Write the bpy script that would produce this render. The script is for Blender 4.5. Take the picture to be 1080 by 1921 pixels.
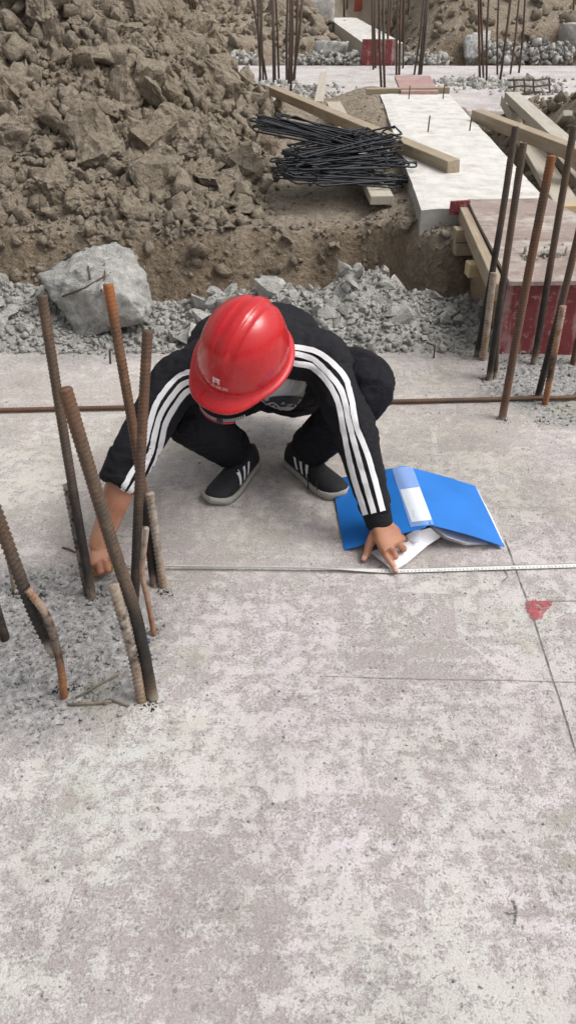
import bpy, bmesh, math, random
import numpy as np
from mathutils import Vector, Matrix
from mathutils.bvhtree import BVHTree

for o in list(bpy.data.objects):
    bpy.data.objects.remove(o)
scene = bpy.context.scene
COL = scene.collection
R = math.radians

# ------------------------------------------------------------------ camera
CAM_H, PITCH, FPX = 1.33, R(35.3), 1450.0
cam_d = bpy.data.cameras.new('camera')
cam = bpy.data.objects.new('camera', cam_d)
COL.objects.link(cam)
cam.location = (0, 0, CAM_H)
cam.rotation_euler = (math.pi / 2 - PITCH, 0, 0)
cam_d.sensor_fit = 'VERTICAL'
cam_d.sensor_height = 36
cam_d.lens = FPX / 1921 * 36
cam_d.clip_start, cam_d.clip_end = 0.05, 500
scene.camera = cam

# ------------------------------------------------------------------ sky, sun, exposure (overcast)
SUN_EL, SUN_AZ = R(56), R(100)          # azimuth measured from +Y towards +X
world = bpy.data.worlds.new('World')
scene.world = world
world.use_nodes = True
wn, wl = world.node_tree.nodes, world.node_tree.links
sky = wn.new('ShaderNodeTexSky')
sky.sky_type = 'NISHITA'
sky.sun_disc = False
sky.sun_elevation = SUN_EL
sky.sun_rotation = SUN_AZ
sky.air_density, sky.dust_density, sky.ozone_density = 1.0, 6.0, 1.0
hs = wn.new('ShaderNodeHueSaturation')
hs.inputs['Saturation'].default_value = 0.16
wl.new(sky.outputs[0], hs.inputs['Color'])
bg = wn['Background']
bg.inputs['Strength'].default_value = 0.14
wl.new(hs.outputs[0], bg.inputs['Color'])
sun_d = bpy.data.lights.new('sun', 'SUN')
sun = bpy.data.objects.new('sun', sun_d)
COL.objects.link(sun)
sun_d.energy, sun_d.angle, sun_d.color = 1.25, R(30), (1.0, 0.96, 0.9)
sdir = Vector((math.sin(SUN_AZ) * math.cos(SUN_EL), math.cos(SUN_AZ) * math.cos(SUN_EL), math.sin(SUN_EL)))
sun.rotation_euler = sdir.to_track_quat('Z', 'Y').to_euler()
sun.location = sdir * 20
vs = scene.view_settings
vs.view_transform, vs.look, vs.gamma, vs.exposure = 'Standard', 'None', 1.0, 0.14
vs.use_curve_mapping = False

# ------------------------------------------------------------------ helpers: measuring, noise, meshes
FWD = Vector((0, math.cos(PITCH), -math.sin(PITCH)))
UPV = Vector((0, math.sin(PITCH), math.cos(PITCH)))
CAMP = Vector((0, 0, CAM_H))


def sight(px, py):
    return FWD + Vector((1, 0, 0)) * ((px - 540) / FPX) + UPV * ((960.5 - py) / FPX)


def gz(px, py, z=0.0):
    d = sight(px, py)
    return CAMP + d * ((z - CAM_H) / d.z)


def gy(px, py, Y):
    d = sight(px, py)
    return CAMP + d * (Y / d.y)


rng = np.random.RandomState(7)
random.seed(7)


def _hash(ix, iy, iz):
    n = (ix * 374761393 + iy * 668265263 + iz * 2147483647 % 1274126177 + iz * 1274126177) & 0x7fffffff
    n = ((n ^ (n >> 13)) * 1274126177) & 0x7fffffff
    n = (n ^ (n >> 16)) & 0x7fffffff
    n = ((n * 60493) ^ (n >> 7)) & 0x7fffffff
    return n / float(0x7fffffff)


def vnoise(p):
    p = np.asarray(p, float)
    i = np.floor(p).astype(np.int64)
    f = p - i
    u = f * f * f * (f * (f * 6 - 15) + 10)
    out = 0
    for dx in (0, 1):
        wx = u[:, 0] if dx else 1 - u[:, 0]
        for dy in (0, 1):
            wy = u[:, 1] if dy else 1 - u[:, 1]
            for dz in (0, 1):
                wz = u[:, 2] if dz else 1 - u[:, 2]
                out = out + wx * wy * wz * _hash(i[:, 0] + dx, i[:, 1] + dy, i[:, 2] + dz)
    return out * 2 - 1


def fbm(p, octv=4, gain=0.5):
    p = np.asarray(p, float)
    a, s, t = 1.0, 0.0, 0.0
    for k in range(octv):
        s = s + a * vnoise(p + k * 17.3)
        t += a
        a *= gain
        p = p * 2.03
    return s / t


def fb2(x, y, sc, octv=4, gain=0.5, seed=0.0):
    x, y = np.broadcast_arrays(np.asarray(x, float), np.asarray(y, float))
    sh = x.shape
    p = np.stack([x.ravel() * sc, y.ravel() * sc, np.full(x.size, seed + 0.37)], 1)
    return fbm(p, octv, gain).reshape(sh)


def sst(t):
    t = np.clip(t, 0, 1)
    return t * t * (3 - 2 * t)


BASE = {}


def mesh_np(name, V, F):
    """F: int array (n,3) or (n,4), or a list of index lists"""
    me = bpy.data.meshes.new(name)
    V = np.asarray(V, np.float32)
    if isinstance(F, np.ndarray):
        n, k = F.shape
        me.vertices.add(len(V))
        me.vertices.foreach_set('co', V.ravel())
        me.loops.add(n * k)
        me.loops.foreach_set('vertex_index', F.astype(np.int32).ravel())
        me.polygons.add(n)
        me.polygons.foreach_set('loop_start', np.arange(0, n * k, k, dtype=np.int32))
        me.polygons.foreach_set('loop_total', np.full(n, k, dtype=np.int32))
        me.update(calc_edges=True)
        me.validate()
    else:
        me.from_pydata([tuple(v) for v in V], [], F)
        me.update()
    return me


def props(o, label=None, cat=None, group=None, kind=None):
    if label:
        o['label'] = label
    if cat:
        o['category'] = cat
    if group:
        o['group'] = group
    if kind:
        o['kind'] = kind
    return o


def mk(name, V, F, mat, parent=None, smooth=True, label=None, cat=None, group=None, kind=None, base=None, attrs=None):
    V = np.asarray([tuple(v) for v in V] if not isinstance(V, np.ndarray) else V, float)
    if parent is not None:
        b = BASE[parent.name]
    elif base is not None:
        b = np.array(base, float)
    elif kind == 'structure':
        b = np.zeros(3)
    else:
        b = np.array([(V[:, 0].min() + V[:, 0].max()) / 2, (V[:, 1].min() + V[:, 1].max()) / 2, V[:, 2].min()])
    me = mesh_np(name, V - b, F)
    if smooth:
        me.polygons.foreach_set('use_smooth', np.ones(len(me.polygons), bool))
    if attrs:
        for k, a in attrs.items():
            at = me.attributes.new(k, 'FLOAT', 'POINT')
            at.data.foreach_set('value', np.asarray(a, np.float32))
    me.materials.append(mat)
    o = bpy.data.objects.new(name, me)
    COL.objects.link(o)
    if parent is not None:
        o.parent = parent
    else:
        o.location = tuple(b)
    BASE[o.name] = b
    return props(o, label, cat, group, kind)


def empty(name, loc, label, cat, group=None):
    o = bpy.data.objects.new(name, None)
    o.empty_display_size = 0.1
    COL.objects.link(o)
    o.location = tuple(loc)
    BASE[o.name] = np.array(tuple(loc), float)
    return props(o, label, cat, group)


def merge(parts):
    Vs, Fs, off = [], [], 0
    for V, F in parts:
        V = np.asarray([tuple(v) for v in V] if not isinstance(V, np.ndarray) else V, float)
        Vs.append(V)
        Fs += [[i + off for i in f] for f in (F.tolist() if isinstance(F, np.ndarray) else F)]
        off += len(V)
    return np.concatenate(Vs), Fs


def loft(rings, cap=True):
    """rings: list of lists of points, all the same length"""
    n = len(rings[0])
    V = [p for r in rings for p in r]
    F = []
    for i in range(len(rings) - 1):
        for j in range(n):
            a, b = i * n + j, i * n + (j + 1) % n
            F.append([a, b, b + n, a + n])
    if cap:
        F.append(list(range(n))[::-1])
        F.append([(len(rings) - 1) * n + j for j in range(n)])
    return V, F


def ell(c, ax, ay, n=20, p=1.0):
    out = []
    for k in range(n):
        t = 2 * math.pi * k / n
        ct, st = math.cos(t), math.sin(t)
        ct = math.copysign(abs(ct) ** p, ct)
        st = math.copysign(abs(st) ** p, st)
        out.append(Vector(c) + Vector(ax) * ct + Vector(ay) * st)
    return out


def resample(pts, n):
    P = np.array([tuple(p) for p in pts], float)
    d = np.r_[0, np.cumsum(np.linalg.norm(np.diff(P, axis=0), axis=1))]
    t = np.linspace(0, d[-1], n)
    return np.stack([np.interp(t, d, P[:, k]) for k in range(P.shape[1])], 1)


def catmull(pts, n=8):
    P = [np.array(tuple(p), float) for p in pts]
    P = [2 * P[0] - P[1]] + P + [2 * P[-1] - P[-2]]
    out = []
    for i in range(1, len(P) - 2):
        for k in range(n):
            t = k / n
            a, b, c, d = P[i - 1], P[i], P[i + 1], P[i + 2]
            out.append(0.5 * (2 * b + (c - a) * t + (2 * a - 5 * b + 4 * c - d) * t * t + (3 * b - a - 3 * c + d) * t ** 3))
    out.append(P[-2])
    return np.array(out)


def frames(P):
    T = np.gradient(P, axis=0)
    T /= np.linalg.norm(T, axis=1)[:, None] + 1e-12
    ref = np.array([0.13, 0.97, 0.2]) if abs(T[0][1]) < 0.9 else np.array([1.0, 0, 0.1])
    N = []
    n = ref - T[0] * ref.dot(T[0])
    for t in T:
        n = n - t * n.dot(t)
        n /= np.linalg.norm(n)
        N.append(n.copy())
    N = np.array(N)
    return T, N, np.cross(T, N)


def tube(pts, rad, seg=12, n=None, cap=True, flat=1.0):
    """tapered tube along points; rad is a number or one per point (interpolated along the way)"""
    P = np.array([tuple(p) for p in pts], float)
    if np.isscalar(rad):
        rad = [rad] * len(P)
    Q = np.c_[P, np.array(rad, float)]
    if n:
        Q = resample(Q, n)
    P, r = Q[:, :3], Q[:, 3]
    T, N, B = frames(P)
    th = np.arange(seg) * 2 * math.pi / seg
    rings = P[:, None, :] + r[:, None, None] * (N[:, None, :] * np.cos(th)[None, :, None] + B[:, None, :] * np.sin(th)[None, :, None] * flat)
    V = rings.reshape(-1, 3)
    m = len(P)
    i, j = np.meshgrid(np.arange(m - 1), np.arange(seg), indexing='ij')
    a = (i * seg + j).ravel()
    b = (i * seg + (j + 1) % seg).ravel()
    F = np.stack([a, b, b + seg, a + seg], 1).tolist()
    if cap:
        F.append(list(range(seg))[::-1])
        F.append([(m - 1) * seg + k for k in range(seg)])
    return V, F


def box(c, ax, ay, az, bev=0.0):
    """box from centre and three half-axis vectors, edges chamfered by bev metres"""
    bm = bmesh.new()
    bmesh.ops.create_cube(bm, size=2)
    M = Matrix((Vector(ax), Vector(ay), Vector(az))).transposed().to_4x4()
    M.translation = Vector(c)
    bmesh.ops.transform(bm, matrix=M, verts=bm.verts)
    if bev:
        bmesh.ops.bevel(bm, geom=list(bm.edges), offset=bev, segments=1, affect='EDGES')
    bmesh.ops.recalc_face_normals(bm, faces=bm.faces)
    V = [v.co.copy() for v in bm.verts]
    F = [[v.index for v in f.verts] for f in bm.faces]
    bm.free()
    return V, F


def beam_between(a, b, w, h, roll=0.0, bev=0.003):
    """timber from a to b (end centres), width w across, height h"""
    a, b = Vector(a), Vector(b)
    d = (b - a)
    L = d.length
    t = d.normalized()
    s = t.cross(Vector((0, 0, 1))).normalized()
    u = s.cross(t).normalized()
    q = Matrix.Rotation(roll, 3, t)
    return box((a + b) / 2, t * L / 2, (q @ s) * w / 2, (q @ u) * h / 2, bev)


def remesh(parts, voxel, smooth=4, fac=0.5):
    V, F = merge(parts)
    me = bpy.data.meshes.new('tmp')
    me.from_pydata([tuple(v) for v in V], [], F)
    bm = bmesh.new()
    bm.from_mesh(me)
    bmesh.ops.recalc_face_normals(bm, faces=bm.faces)
    bm.to_mesh(me)
    bm.free()
    o = bpy.data.objects.new('tmp', me)
    COL.objects.link(o)
    m = o.modifiers.new('r', 'REMESH')
    m.mode, m.voxel_size, m.adaptivity = 'VOXEL', voxel, 0.0
    if smooth:
        s = o.modifiers.new('s', 'SMOOTH')
        s.iterations, s.factor = smooth, fac
    dg = bpy.context.evaluated_depsgraph_get()
    ev = o.evaluated_get(dg)
    em = ev.to_mesh()
    n = len(em.vertices)
    V = np.empty(n * 3, np.float32)
    em.vertices.foreach_get('co', V)
    N = np.empty(n * 3, np.float32)
    em.vertices.foreach_get('normal', N)
    Q = np.array([list(p.vertices) for p in em.polygons if len(p.vertices) == 4], np.int32)
    ev.to_mesh_clear()
    bpy.data.objects.remove(o)
    bpy.data.meshes.remove(me)
    return V.reshape(-1, 3).astype(float), Q, N.reshape(-1, 3).astype(float)


def bvh(V, F):
    return BVHTree.FromPolygons([tuple(v) for v in V], F.tolist() if isinstance(F, np.ndarray) else F)


# ------------------------------------------------------------------ materials
def newmat(name):
    m = bpy.data.materials.new(name)
    m.use_nodes = True
    nt = m.node_tree
    return m, nt, nt.nodes['Principled BSDF']


class G:
    """small node-graph helper"""

    def __init__(s, nt):
        s.nt = nt
        tc = nt.nodes.new('ShaderNodeTexCoord')
        s.obj = tc.outputs['Object']
        geo = nt.nodes.new('ShaderNodeNewGeometry')
        s.pos = geo.outputs['Position']

    def n(s, t, **kw):
        nd = s.nt.nodes.new(t)
        for k, v in kw.items():
            setattr(nd, k, v)
        return nd

    def put(s, sock, v):
        if v is None:
            return
        if hasattr(v, 'is_output') or isinstance(v, bpy.types.NodeSocket):
            s.nt.links.new(v, sock)
        elif isinstance(v, (tuple, list)) and len(v) == 3 and sock.type == 'RGBA':
            sock.default_value = (*v, 1)
        else:
            sock.default_value = v

    def noise(s, vec, scale, detail=4, rough=0.55, dist=0.0, w=None):
        nd = s.n('ShaderNodeTexNoise')
        if w is not None:
            nd.noise_dimensions = '4D'
            s.put(nd.inputs['W'], w)
        s.put(nd.inputs['Vector'], vec)
        nd.inputs['Scale'].default_value = scale
        nd.inputs['Detail'].default_value = detail
        nd.inputs['Roughness'].default_value = rough
        nd.inputs['Distortion'].default_value = dist
        return nd.outputs[0]

    def vor(s, vec, scale, out='Distance', feature='F1', rnd=1.0):
        nd = s.n('ShaderNodeTexVoronoi', feature=feature)
        s.put(nd.inputs['Vector'], vec)
        nd.inputs['Scale'].default_value = scale
        nd.inputs['Randomness'].default_value = rnd
        return nd.outputs[out]

    def ramp(s, fac, stops):
        nd = s.n('ShaderNodeValToRGB')
        s.put(nd.inputs[0], fac)
        cr = nd.color_ramp
        while len(cr.elements) < len(stops):
            cr.elements.new(0.5)
        for e, (p, c) in zip(cr.elements, stops):
            e.position = p
            e.color = (*c, 1) if isinstance(c, (tuple, list)) else (c, c, c, 1)
        return nd.outputs[0]

    def mr(s, v, a, b, c=0.0, d=1.0, smooth=False):
        nd = s.n('ShaderNodeMapRange')
        if smooth:
            nd.interpolation_type = 'SMOOTHSTEP'
        s.put(nd.inputs[0], v)
        for k, x in zip((1, 2, 3, 4), (a, b, c, d)):
            s.put(nd.inputs[k], x)
        return nd.outputs[0]

    def math(s, op, a, b=None, c=None):
        nd = s.n('ShaderNodeMath', operation=op)
        s.put(nd.inputs[0], a)
        s.put(nd.inputs[1], b)
        if c is not None:
            s.put(nd.inputs[2], c)
        return nd.outputs[0]

    def mix(s, fac, a, b, blend='MIX'):
        nd = s.n('ShaderNodeMix', data_type='RGBA', blend_type=blend)
        s.put(nd.inputs[0], fac)
        s.put(nd.inputs[6], a)
        s.put(nd.inputs[7], b)
        return nd.outputs[2]

    def sep(s, v):
        nd = s.n('ShaderNodeSeparateXYZ')
        s.put(nd.inputs[0], v)
        return nd.outputs

    def map(s, v, scale=(1, 1, 1), rot=(0, 0, 0), loc=(0, 0, 0)):
        nd = s.n('ShaderNodeMapping')
        s.put(nd.inputs[0], v)
        nd.inputs['Scale'].default_value = scale
        nd.inputs['Rotation'].default_value = rot
        nd.inputs['Location'].default_value = loc
        return nd.outputs[0]

    def attr(s, name):
        nd = s.n('ShaderNodeAttribute')
        nd.attribute_name = name
        return nd.outputs['Fac']

    def rand(s):
        return s.n('ShaderNodeObjectInfo').outputs['Random']

    def bump(s, h, strength=0.5, dist=0.01, normal=None):
        nd = s.n('ShaderNodeBump')
        nd.inputs['Strength'].default_value = strength
        nd.inputs['Distance'].default_value = dist
        s.put(nd.inputs['Height'], h)
        if normal is not None:
            s.put(nd.inputs['Normal'], normal)
        return nd.outputs[0]


def mat_slab(name, far=False):
    m, nt, b = newmat(name)
    g = G(nt)
    P = g.pos
    big = g.noise(P, 1.9, 3, 0.5)
    mid = g.noise(P, 8.5, 5, 0.65, 0.3)
    fine = g.noise(P, 34.0, 7, 0.72)
    vfine = g.noise(P, 150.0, 5, 0.75)
    xyz = g.sep(P)
    # scraped laitance: pale skin over a rougher taupe body
    k = g.math('ADD', g.math('MULTIPLY', big, 0.36), g.math('MULTIPLY', mid, 0.50))
    k = g.math('ADD', k, g.math('MULTIPLY', fine, 1.0))
    k = g.math('ADD', k, g.math('MULTIPLY', vfine, 0.70))
    if far:
        thr = 1.17
    else:
        # the strip where people walk and where the columns were chipped is worn to the body colour
        thr = g.mr(xyz[1], 0.9, 2.1, 1.225, 1.255, True)
        rough_a = g.attr('chip')
        thr = g.math('ADD', thr, g.math('MULTIPLY', rough_a, 0.20))
    vc = g.n('ShaderNodeTexVoronoi', distance='CHEBYCHEV')
    g.put(vc.inputs['Vector'], g.mix(0.06, g.map(P, rot=(0, 0, R(4))), g.n('ShaderNodeTexNoise').outputs['Color'], 'ADD'))
    vc.inputs['Scale'].default_value = 3.1
    vc.inputs['Randomness'].default_value = 0.75
    cell = g.sep(vc.outputs['Color'])[0]
    scr = g.noise(g.map(P, scale=(5, 42, 5), rot=(0, 0, R(-28))), 1.0, 5, 0.7)
    thr = g.math('ADD', thr, g.math('MULTIPLY', g.math('SUBTRACT', cell, 0.5), 0.14))
    thr = g.math('ADD', thr, g.math('MULTIPLY', g.math('SUBTRACT', scr, 0.5), 0.30))
    skin = g.mr(k, g.math('SUBTRACT', thr, 0.075), g.math('ADD', thr, 0.11))
    tint = g.noise(g.map(P, loc=(1.3, 0.4, 0)), 2.6, 4, 0.62)
    pale = g.ramp(tint, [(0.28, (0.595, 0.61, 0.575)), (0.42, (0.64, 0.625, 0.59)), (0.52, (0.665, 0.62, 0.62)), (0.68, (0.685, 0.62, 0.66))])
    body = g.ramp(g.noise(P, 4.6, 5, 0.65), [(0.28, (0.39, 0.38, 0.315)), (0.46, (0.455, 0.405, 0.40)), (0.58, (0.495, 0.44, 0.445)), (0.72, (0.485, 0.475, 0.405))])
    body = g.mix(g.mr(vfine, 0.30, 0.70), g.mix(1.0, body, (0.66, 0.66, 0.66), 'MULTIPLY'), g.mix(1.0, body, (1.2, 1.18, 1.18), 'MULTIPLY'))
    col = g.mix(skin, body, pale)
    # mid-tone dusting so the two never meet as two flat colours
    dust = g.mr(g.noise(P, 13.0, 7, 0.78), 0.40, 0.68)
    col = g.mix(g.math('MULTIPLY', dust, 0.35), col, (0.53, 0.50, 0.48))
    col = g.mix(g.mr(g.noise(P, 300.0, 3, 0.7), 0.36, 0.60, 0.30, 0.0), col, (0.24, 0.225, 0.215))
    if not far:
        # beige dust on the far half of the slab
        col = g.mix(g.math('MULTIPLY', g.mr(xyz[1], 1.35, 2.0, 0, 0.5, True), g.mr(mid, 0.3, 0.6)), col, (0.56, 0.52, 0.45))
        col = g.mix(g.math('MULTIPLY', rough_a, 0.78), col, g.ramp(g.noise(P, 55.0, 6, 0.75), [(0.34, (0.09, 0.09, 0.09)), (0.45, (0.25, 0.255, 0.26)), (0.55, (0.39, 0.395, 0.395)), (0.66, (0.62, 0.61, 0.60))]))
    col = g.mix(1.0, col, g.ramp(g.noise(g.map(P, loc=(0.4, 2.1, 0)), 1.5, 6, 0.6, 0.3), [(0.33, (0.84, 0.83, 0.82)), (0.5, (0.98, 0.975, 0.97)), (0.66, (1.06, 1.05, 1.055))]), 'MULTIPLY')
    # olive and damp blotches
    bl = g.mr(g.noise(g.map(P, loc=(5.2, 3.3, 0)), 3.0, 6, 0.66, 0.4), 0.57, 0.68)
    col = g.mix(g.math('MULTIPLY', bl, 0.45), col, (0.40, 0.385, 0.30))
    bl2 = g.mr(g.noise(g.map(P, loc=(1.2, 8.3, 0)), 6.0, 6, 0.7, 0.3), 0.60, 0.72)
    col = g.mix(g.math('MULTIPLY', bl2, 0.5), col, (0.27, 0.25, 0.235))
    # pits and dark aggregate specks of a few millimetres
    wob = g.math('MULTIPLY', vfine, 0.5)
    sp = g.math('ADD', g.vor(P, 62.0), wob)
    speck = g.math('MULTIPLY', g.math('LESS_THAN', sp, 0.46), g.mr(g.vor(P, 62.0, 'Color'), 0.62, 0.75))
    P2 = g.map(P, loc=(2, 7, 0))
    speck2 = g.math('MULTIPLY', g.math('LESS_THAN', g.math('ADD', g.vor(P2, 24.0), g.math('MULTIPLY', fine, 0.6)), 0.46), g.mr(g.vor(P2, 24.0, 'Color'), 0.72, 0.8))
    P3 = g.map(P, loc=(9, 1, 0))
    sp3 = g.math('MULTIPLY', g.math('LESS_THAN', g.math('ADD', g.vor(P3, 125.0), wob), 0.50), g.mr(g.vor(P3, 125.0, 'Color'), 0.55, 0.75))
    col = g.mix(g.math('MULTIPLY', speck, 0.55), col, (0.17, 0.165, 0.155))
    col = g.mix(g.math('MULTIPLY', speck2, 0.45), col, (0.23, 0.215, 0.20))
    col = g.mix(g.math('MULTIPLY', sp3, 0.42), col, (0.19, 0.18, 0.17))
    nt.links.new(col, b.inputs['Base Color'])
    b.inputs['Roughness'].default_value = 0.95
    b.inputs['Specular IOR Level'].default_value = 0.2
    h = g.math('ADD', g.math('MULTIPLY', skin, 0.4), g.math('MULTIPLY', fine, 1.0))
    h = g.math('ADD', h, g.math('MULTIPLY', vfine, 0.6))
    h = g.math('SUBTRACT', h, g.math('MULTIPLY', g.math('ADD', speck, sp3), 0.5))
    if not far:
        h = g.math('ADD', h, g.math('MULTIPLY', rough_a, g.math('MULTIPLY', g.noise(P, 55.0, 6, 0.75), 3.0)))
    nt.links.new(g.bump(h, 0.6, 0.006), b.inputs['Normal'])
    return m


def mat_soil(name, obj=True, tone=1.5):
    m, nt, b = newmat(name)
    g = G(nt)
    P = g.pos
    a = g.noise(P, 2.2, 4, 0.55)
    c = g.noise(P, 13.0, 6, 0.65)
    f = g.noise(P, 60.0, 5, 0.7)
    col = g.ramp(c, [(0.28, (0.160 * tone, 0.127 * tone, 0.093 * tone)), (0.5, (0.280 * tone, 0.231 * tone, 0.178 * tone)), (0.74, (0.364 * tone, 0.309 * tone, 0.244 * tone))])
    col = g.mix(g.mr(a, 0.42, 0.62, 0, 0.5), col, (0.235 * tone, 0.205 * tone, 0.168 * tone))
    if not obj:
        moist = g.attr('moist')
        col = g.mix(moist, col, g.ramp(c, [(0.3, (0.20, 0.15, 0.10)), (0.7, (0.36, 0.28, 0.20))]))
        dust = g.attr('dust')
        col = g.mix(dust, col, g.ramp(c, [(0.3, (0.38, 0.315, 0.245)), (0.7, (0.52, 0.45, 0.365))]))
    else:
        r = g.rand()
        col = g.mix(g.mr(g.math('FRACT', g.math('MULTIPLY', r, 7.3)), 0.3, 1.0, 0, 0.45), col, (0.42, 0.37, 0.30))
        col = g.mix(g.mr(r, 0, 1, 0, 0.6), col, (0.235 * tone, 0.195 * tone, 0.15 * tone))
    col = g.mix(g.mr(f, 0.36, 0.54, 0.5, 0.0), col, (0.17, 0.135, 0.095))
    col = g.mix(g.mr(g.noise(P, 27.0, 5, 0.7), 0.52, 0.68, 0, 0.5), col, (0.56, 0.485, 0.385))
    lite = g.math('MULTIPLY', g.math('LESS_THAN', g.vor(P, 34.0), 0.17), g.mr(g.vor(P, 34.0, 'Color'), 0.86, 0.88))
    col = g.mix(g.math('MULTIPLY', lite, 0.8), col, (0.62, 0.57, 0.5))
    nt.links.new(col, b.inputs['Base Color'])
    b.inputs['Roughness'].default_value = 0.96
    b.inputs['Specular IOR Level'].default_value = 0.2
    h = g.math('ADD', g.math('MULTIPLY', c, 1.6), g.math('MULTIPLY', f, 1.3))
    h = g.math('ADD', h, g.math('MULTIPLY', g.vor(P, 24.0), -0.8))
    nt.links.new(g.bump(h, 0.95, 0.03), b.inputs['Normal'])
    return m


def mat_rubble(name, lo=(0.31, 0.302, 0.282), hi=(0.72, 0.705, 0.665)):
    m, nt, b = newmat(name)
    g = G(nt)
    P = g.pos
    c = g.noise(P, 22.0, 6, 0.68)
    f = g.noise(P, 120.0, 4, 0.7)
    mid = tuple((x + y) / 2 for x, y in zip(lo, hi))
    col = g.ramp(c, [(0.3, lo), (0.52, mid), (0.7, hi)])
    r = g.rand()
    col = g.mix(g.mr(r, 0, 1, 0, 0.55), col, g.mix(g.noise(P, 6.0, 2), (0.47, 0.462, 0.44), (0.62, 0.59, 0.53)))
    st = g.math('MULTIPLY', g.math('LESS_THAN', g.vor(P, 48.0), 0.3), g.mr(g.vor(P, 48.0, 'Color'), 0.72, 0.76))
    col = g.mix(g.math('MULTIPLY', st, 0.5), col, (0.22, 0.215, 0.21))
    nt.links.new(col, b.inputs['Base Color'])
    b.inputs['Roughness'].default_value = 0.95
    b.inputs['Specular IOR Level'].default_value = 0.2
    h = g.math('ADD', g.math('MULTIPLY', c, 1.5), f)
    nt.links.new(g.bump(h, 0.9, 0.02), b.inputs['Normal'])
    return m


def mat_whitebeam(name):
    m, nt, b = newmat(name)
    g = G(nt)
    P = g.pos
    c = g.noise(P, 9.0, 6, 0.65)
    f = g.noise(P, 70.0, 4, 0.7)
    col = g.ramp(c, [(0.25, (0.40, 0.375, 0.335)), (0.42, (0.57, 0.55, 0.51)), (0.55, (0.66, 0.645, 0.61)), (0.75, (0.73, 0.72, 0.69))])
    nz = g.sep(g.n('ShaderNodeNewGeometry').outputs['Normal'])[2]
    # sides are greyer, only the upward-facing top is whitish
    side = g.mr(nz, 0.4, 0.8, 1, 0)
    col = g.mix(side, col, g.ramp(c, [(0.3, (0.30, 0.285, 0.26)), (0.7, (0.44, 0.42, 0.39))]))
    x = g.sep(g.map(P, rot=(0, 0, R(2.8))))[0]
    ln = g.math('ABSOLUTE', g.math('SUBTRACT', g.math('FRACT', g.math('ADD', g.math('MULTIPLY', x, 4.6), g.math('MULTIPLY', g.noise(P, 3.0, 3), 0.25))), 0.5))
    col = g.mix(g.math('MULTIPLY', g.mr(ln, 0.0, 0.03, 0.22, 0), g.mr(c, 0.4, 0.6)), col, (0.36, 0.33, 0.29))
    st = g.math('MULTIPLY', g.math('LESS_THAN', g.math('ADD', g.vor(P, 13.0), g.math('MULTIPLY', f, 0.3)), 0.33), g.mr(g.vor(P, 13.0, 'Color'), 0.78, 0.8))
    col = g.mix(g.math('MULTIPLY', st, 0.6), col, (0.35, 0.32, 0.28))
    nt.links.new(col, b.inputs['Base Color'])
    b.inputs['Roughness'].default_value = 0.9
    nt.links.new(g.bump(g.math('ADD', c, g.math('MULTIPLY', f, 0.6)), 0.5, 0.008), b.inputs['Normal'])
    return m


def mat_rebar(name, a, bcol, dark):
    m, nt, b = newmat(name)
    g = G(nt)
    P = g.pos
    c = g.noise(P, 30.0, 5, 0.65)
    f = g.noise(P, 160.0, 4, 0.7)
    s = g.noise(g.map(P, scale=(9, 9, 3)), 1.0, 3, 0.6)
    col = g.mix(g.mr(s, 0.4, 0.62), a, bcol)
    col = g.mix(g.mr(c, 0.52, 0.64, 0, 0.35), col, tuple(min(1, x * 1.9) for x in bcol))
    col = g.mix(g.mr(f, 0.4, 0.65, 0, 0.7), col, dark)
    col = g.mix(g.mr(g.attr('rib'), 0.0, 0.8, 0.0, 0.28), col, tuple(min(1, x * 2.3) for x in bcol))  # rib shading put into the colour: rustier paler ribs, darker grimy valleys
    col = g.mix(g.math('MULTIPLY', g.attr('tip'), 0.85), col, (0.33, 0.115, 0.03))
    burn = g.attr('burn')
    col = g.mix(g.math('MULTIPLY', burn, 0.93), col, (0.016, 0.015, 0.014))
    dust = g.attr('cement')
    k = g.math('MULTIPLY', dust, g.mr(c, 0.38, 0.55))
    col = g.mix(k, col, (0.36, 0.31, 0.26))
    nt.links.new(col, b.inputs['Base Color'])
    b.inputs['Roughness'].default_value = 0.72
    b.inputs['Metallic'].default_value = 0.15
    nt.links.new(g.bump(g.math('ADD', c, f), 0.4, 0.002), b.inputs['Normal'])
    return m


def mat_wood(name, a, bb, gs=1.0):
    m, nt, b = newmat(name)
    g = G(nt)
    P = g.obj
    r = g.rand()
    ax = g.n('ShaderNodeAttribute')
    ax.attribute_name = 'uv3'
    V = ax.outputs['Vector']
    gr = g.noise(g.map(V, scale=(3, 55, 55)), 1.0, 5, 0.65, 0.3)
    bl = g.noise(V, 7.0, 5, 0.6)
    col = g.mix(g.mr(gr, 0.32, 0.68), a, bb)
    col = g.mix(g.mr(bl, 0.5, 0.68, 0, 0.55), col, (0.42, 0.385, 0.335))
    col = g.mix(g.mr(r, 0, 1, 0, 0.35), col, (0.36, 0.29, 0.20))
    nt.links.new(col, b.inputs['Base Color'])
    b.inputs['Roughness'].default_value = 0.85
    nt.links.new(g.bump(gr, 0.35, 0.004), b.inputs['Normal'])
    return m


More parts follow.
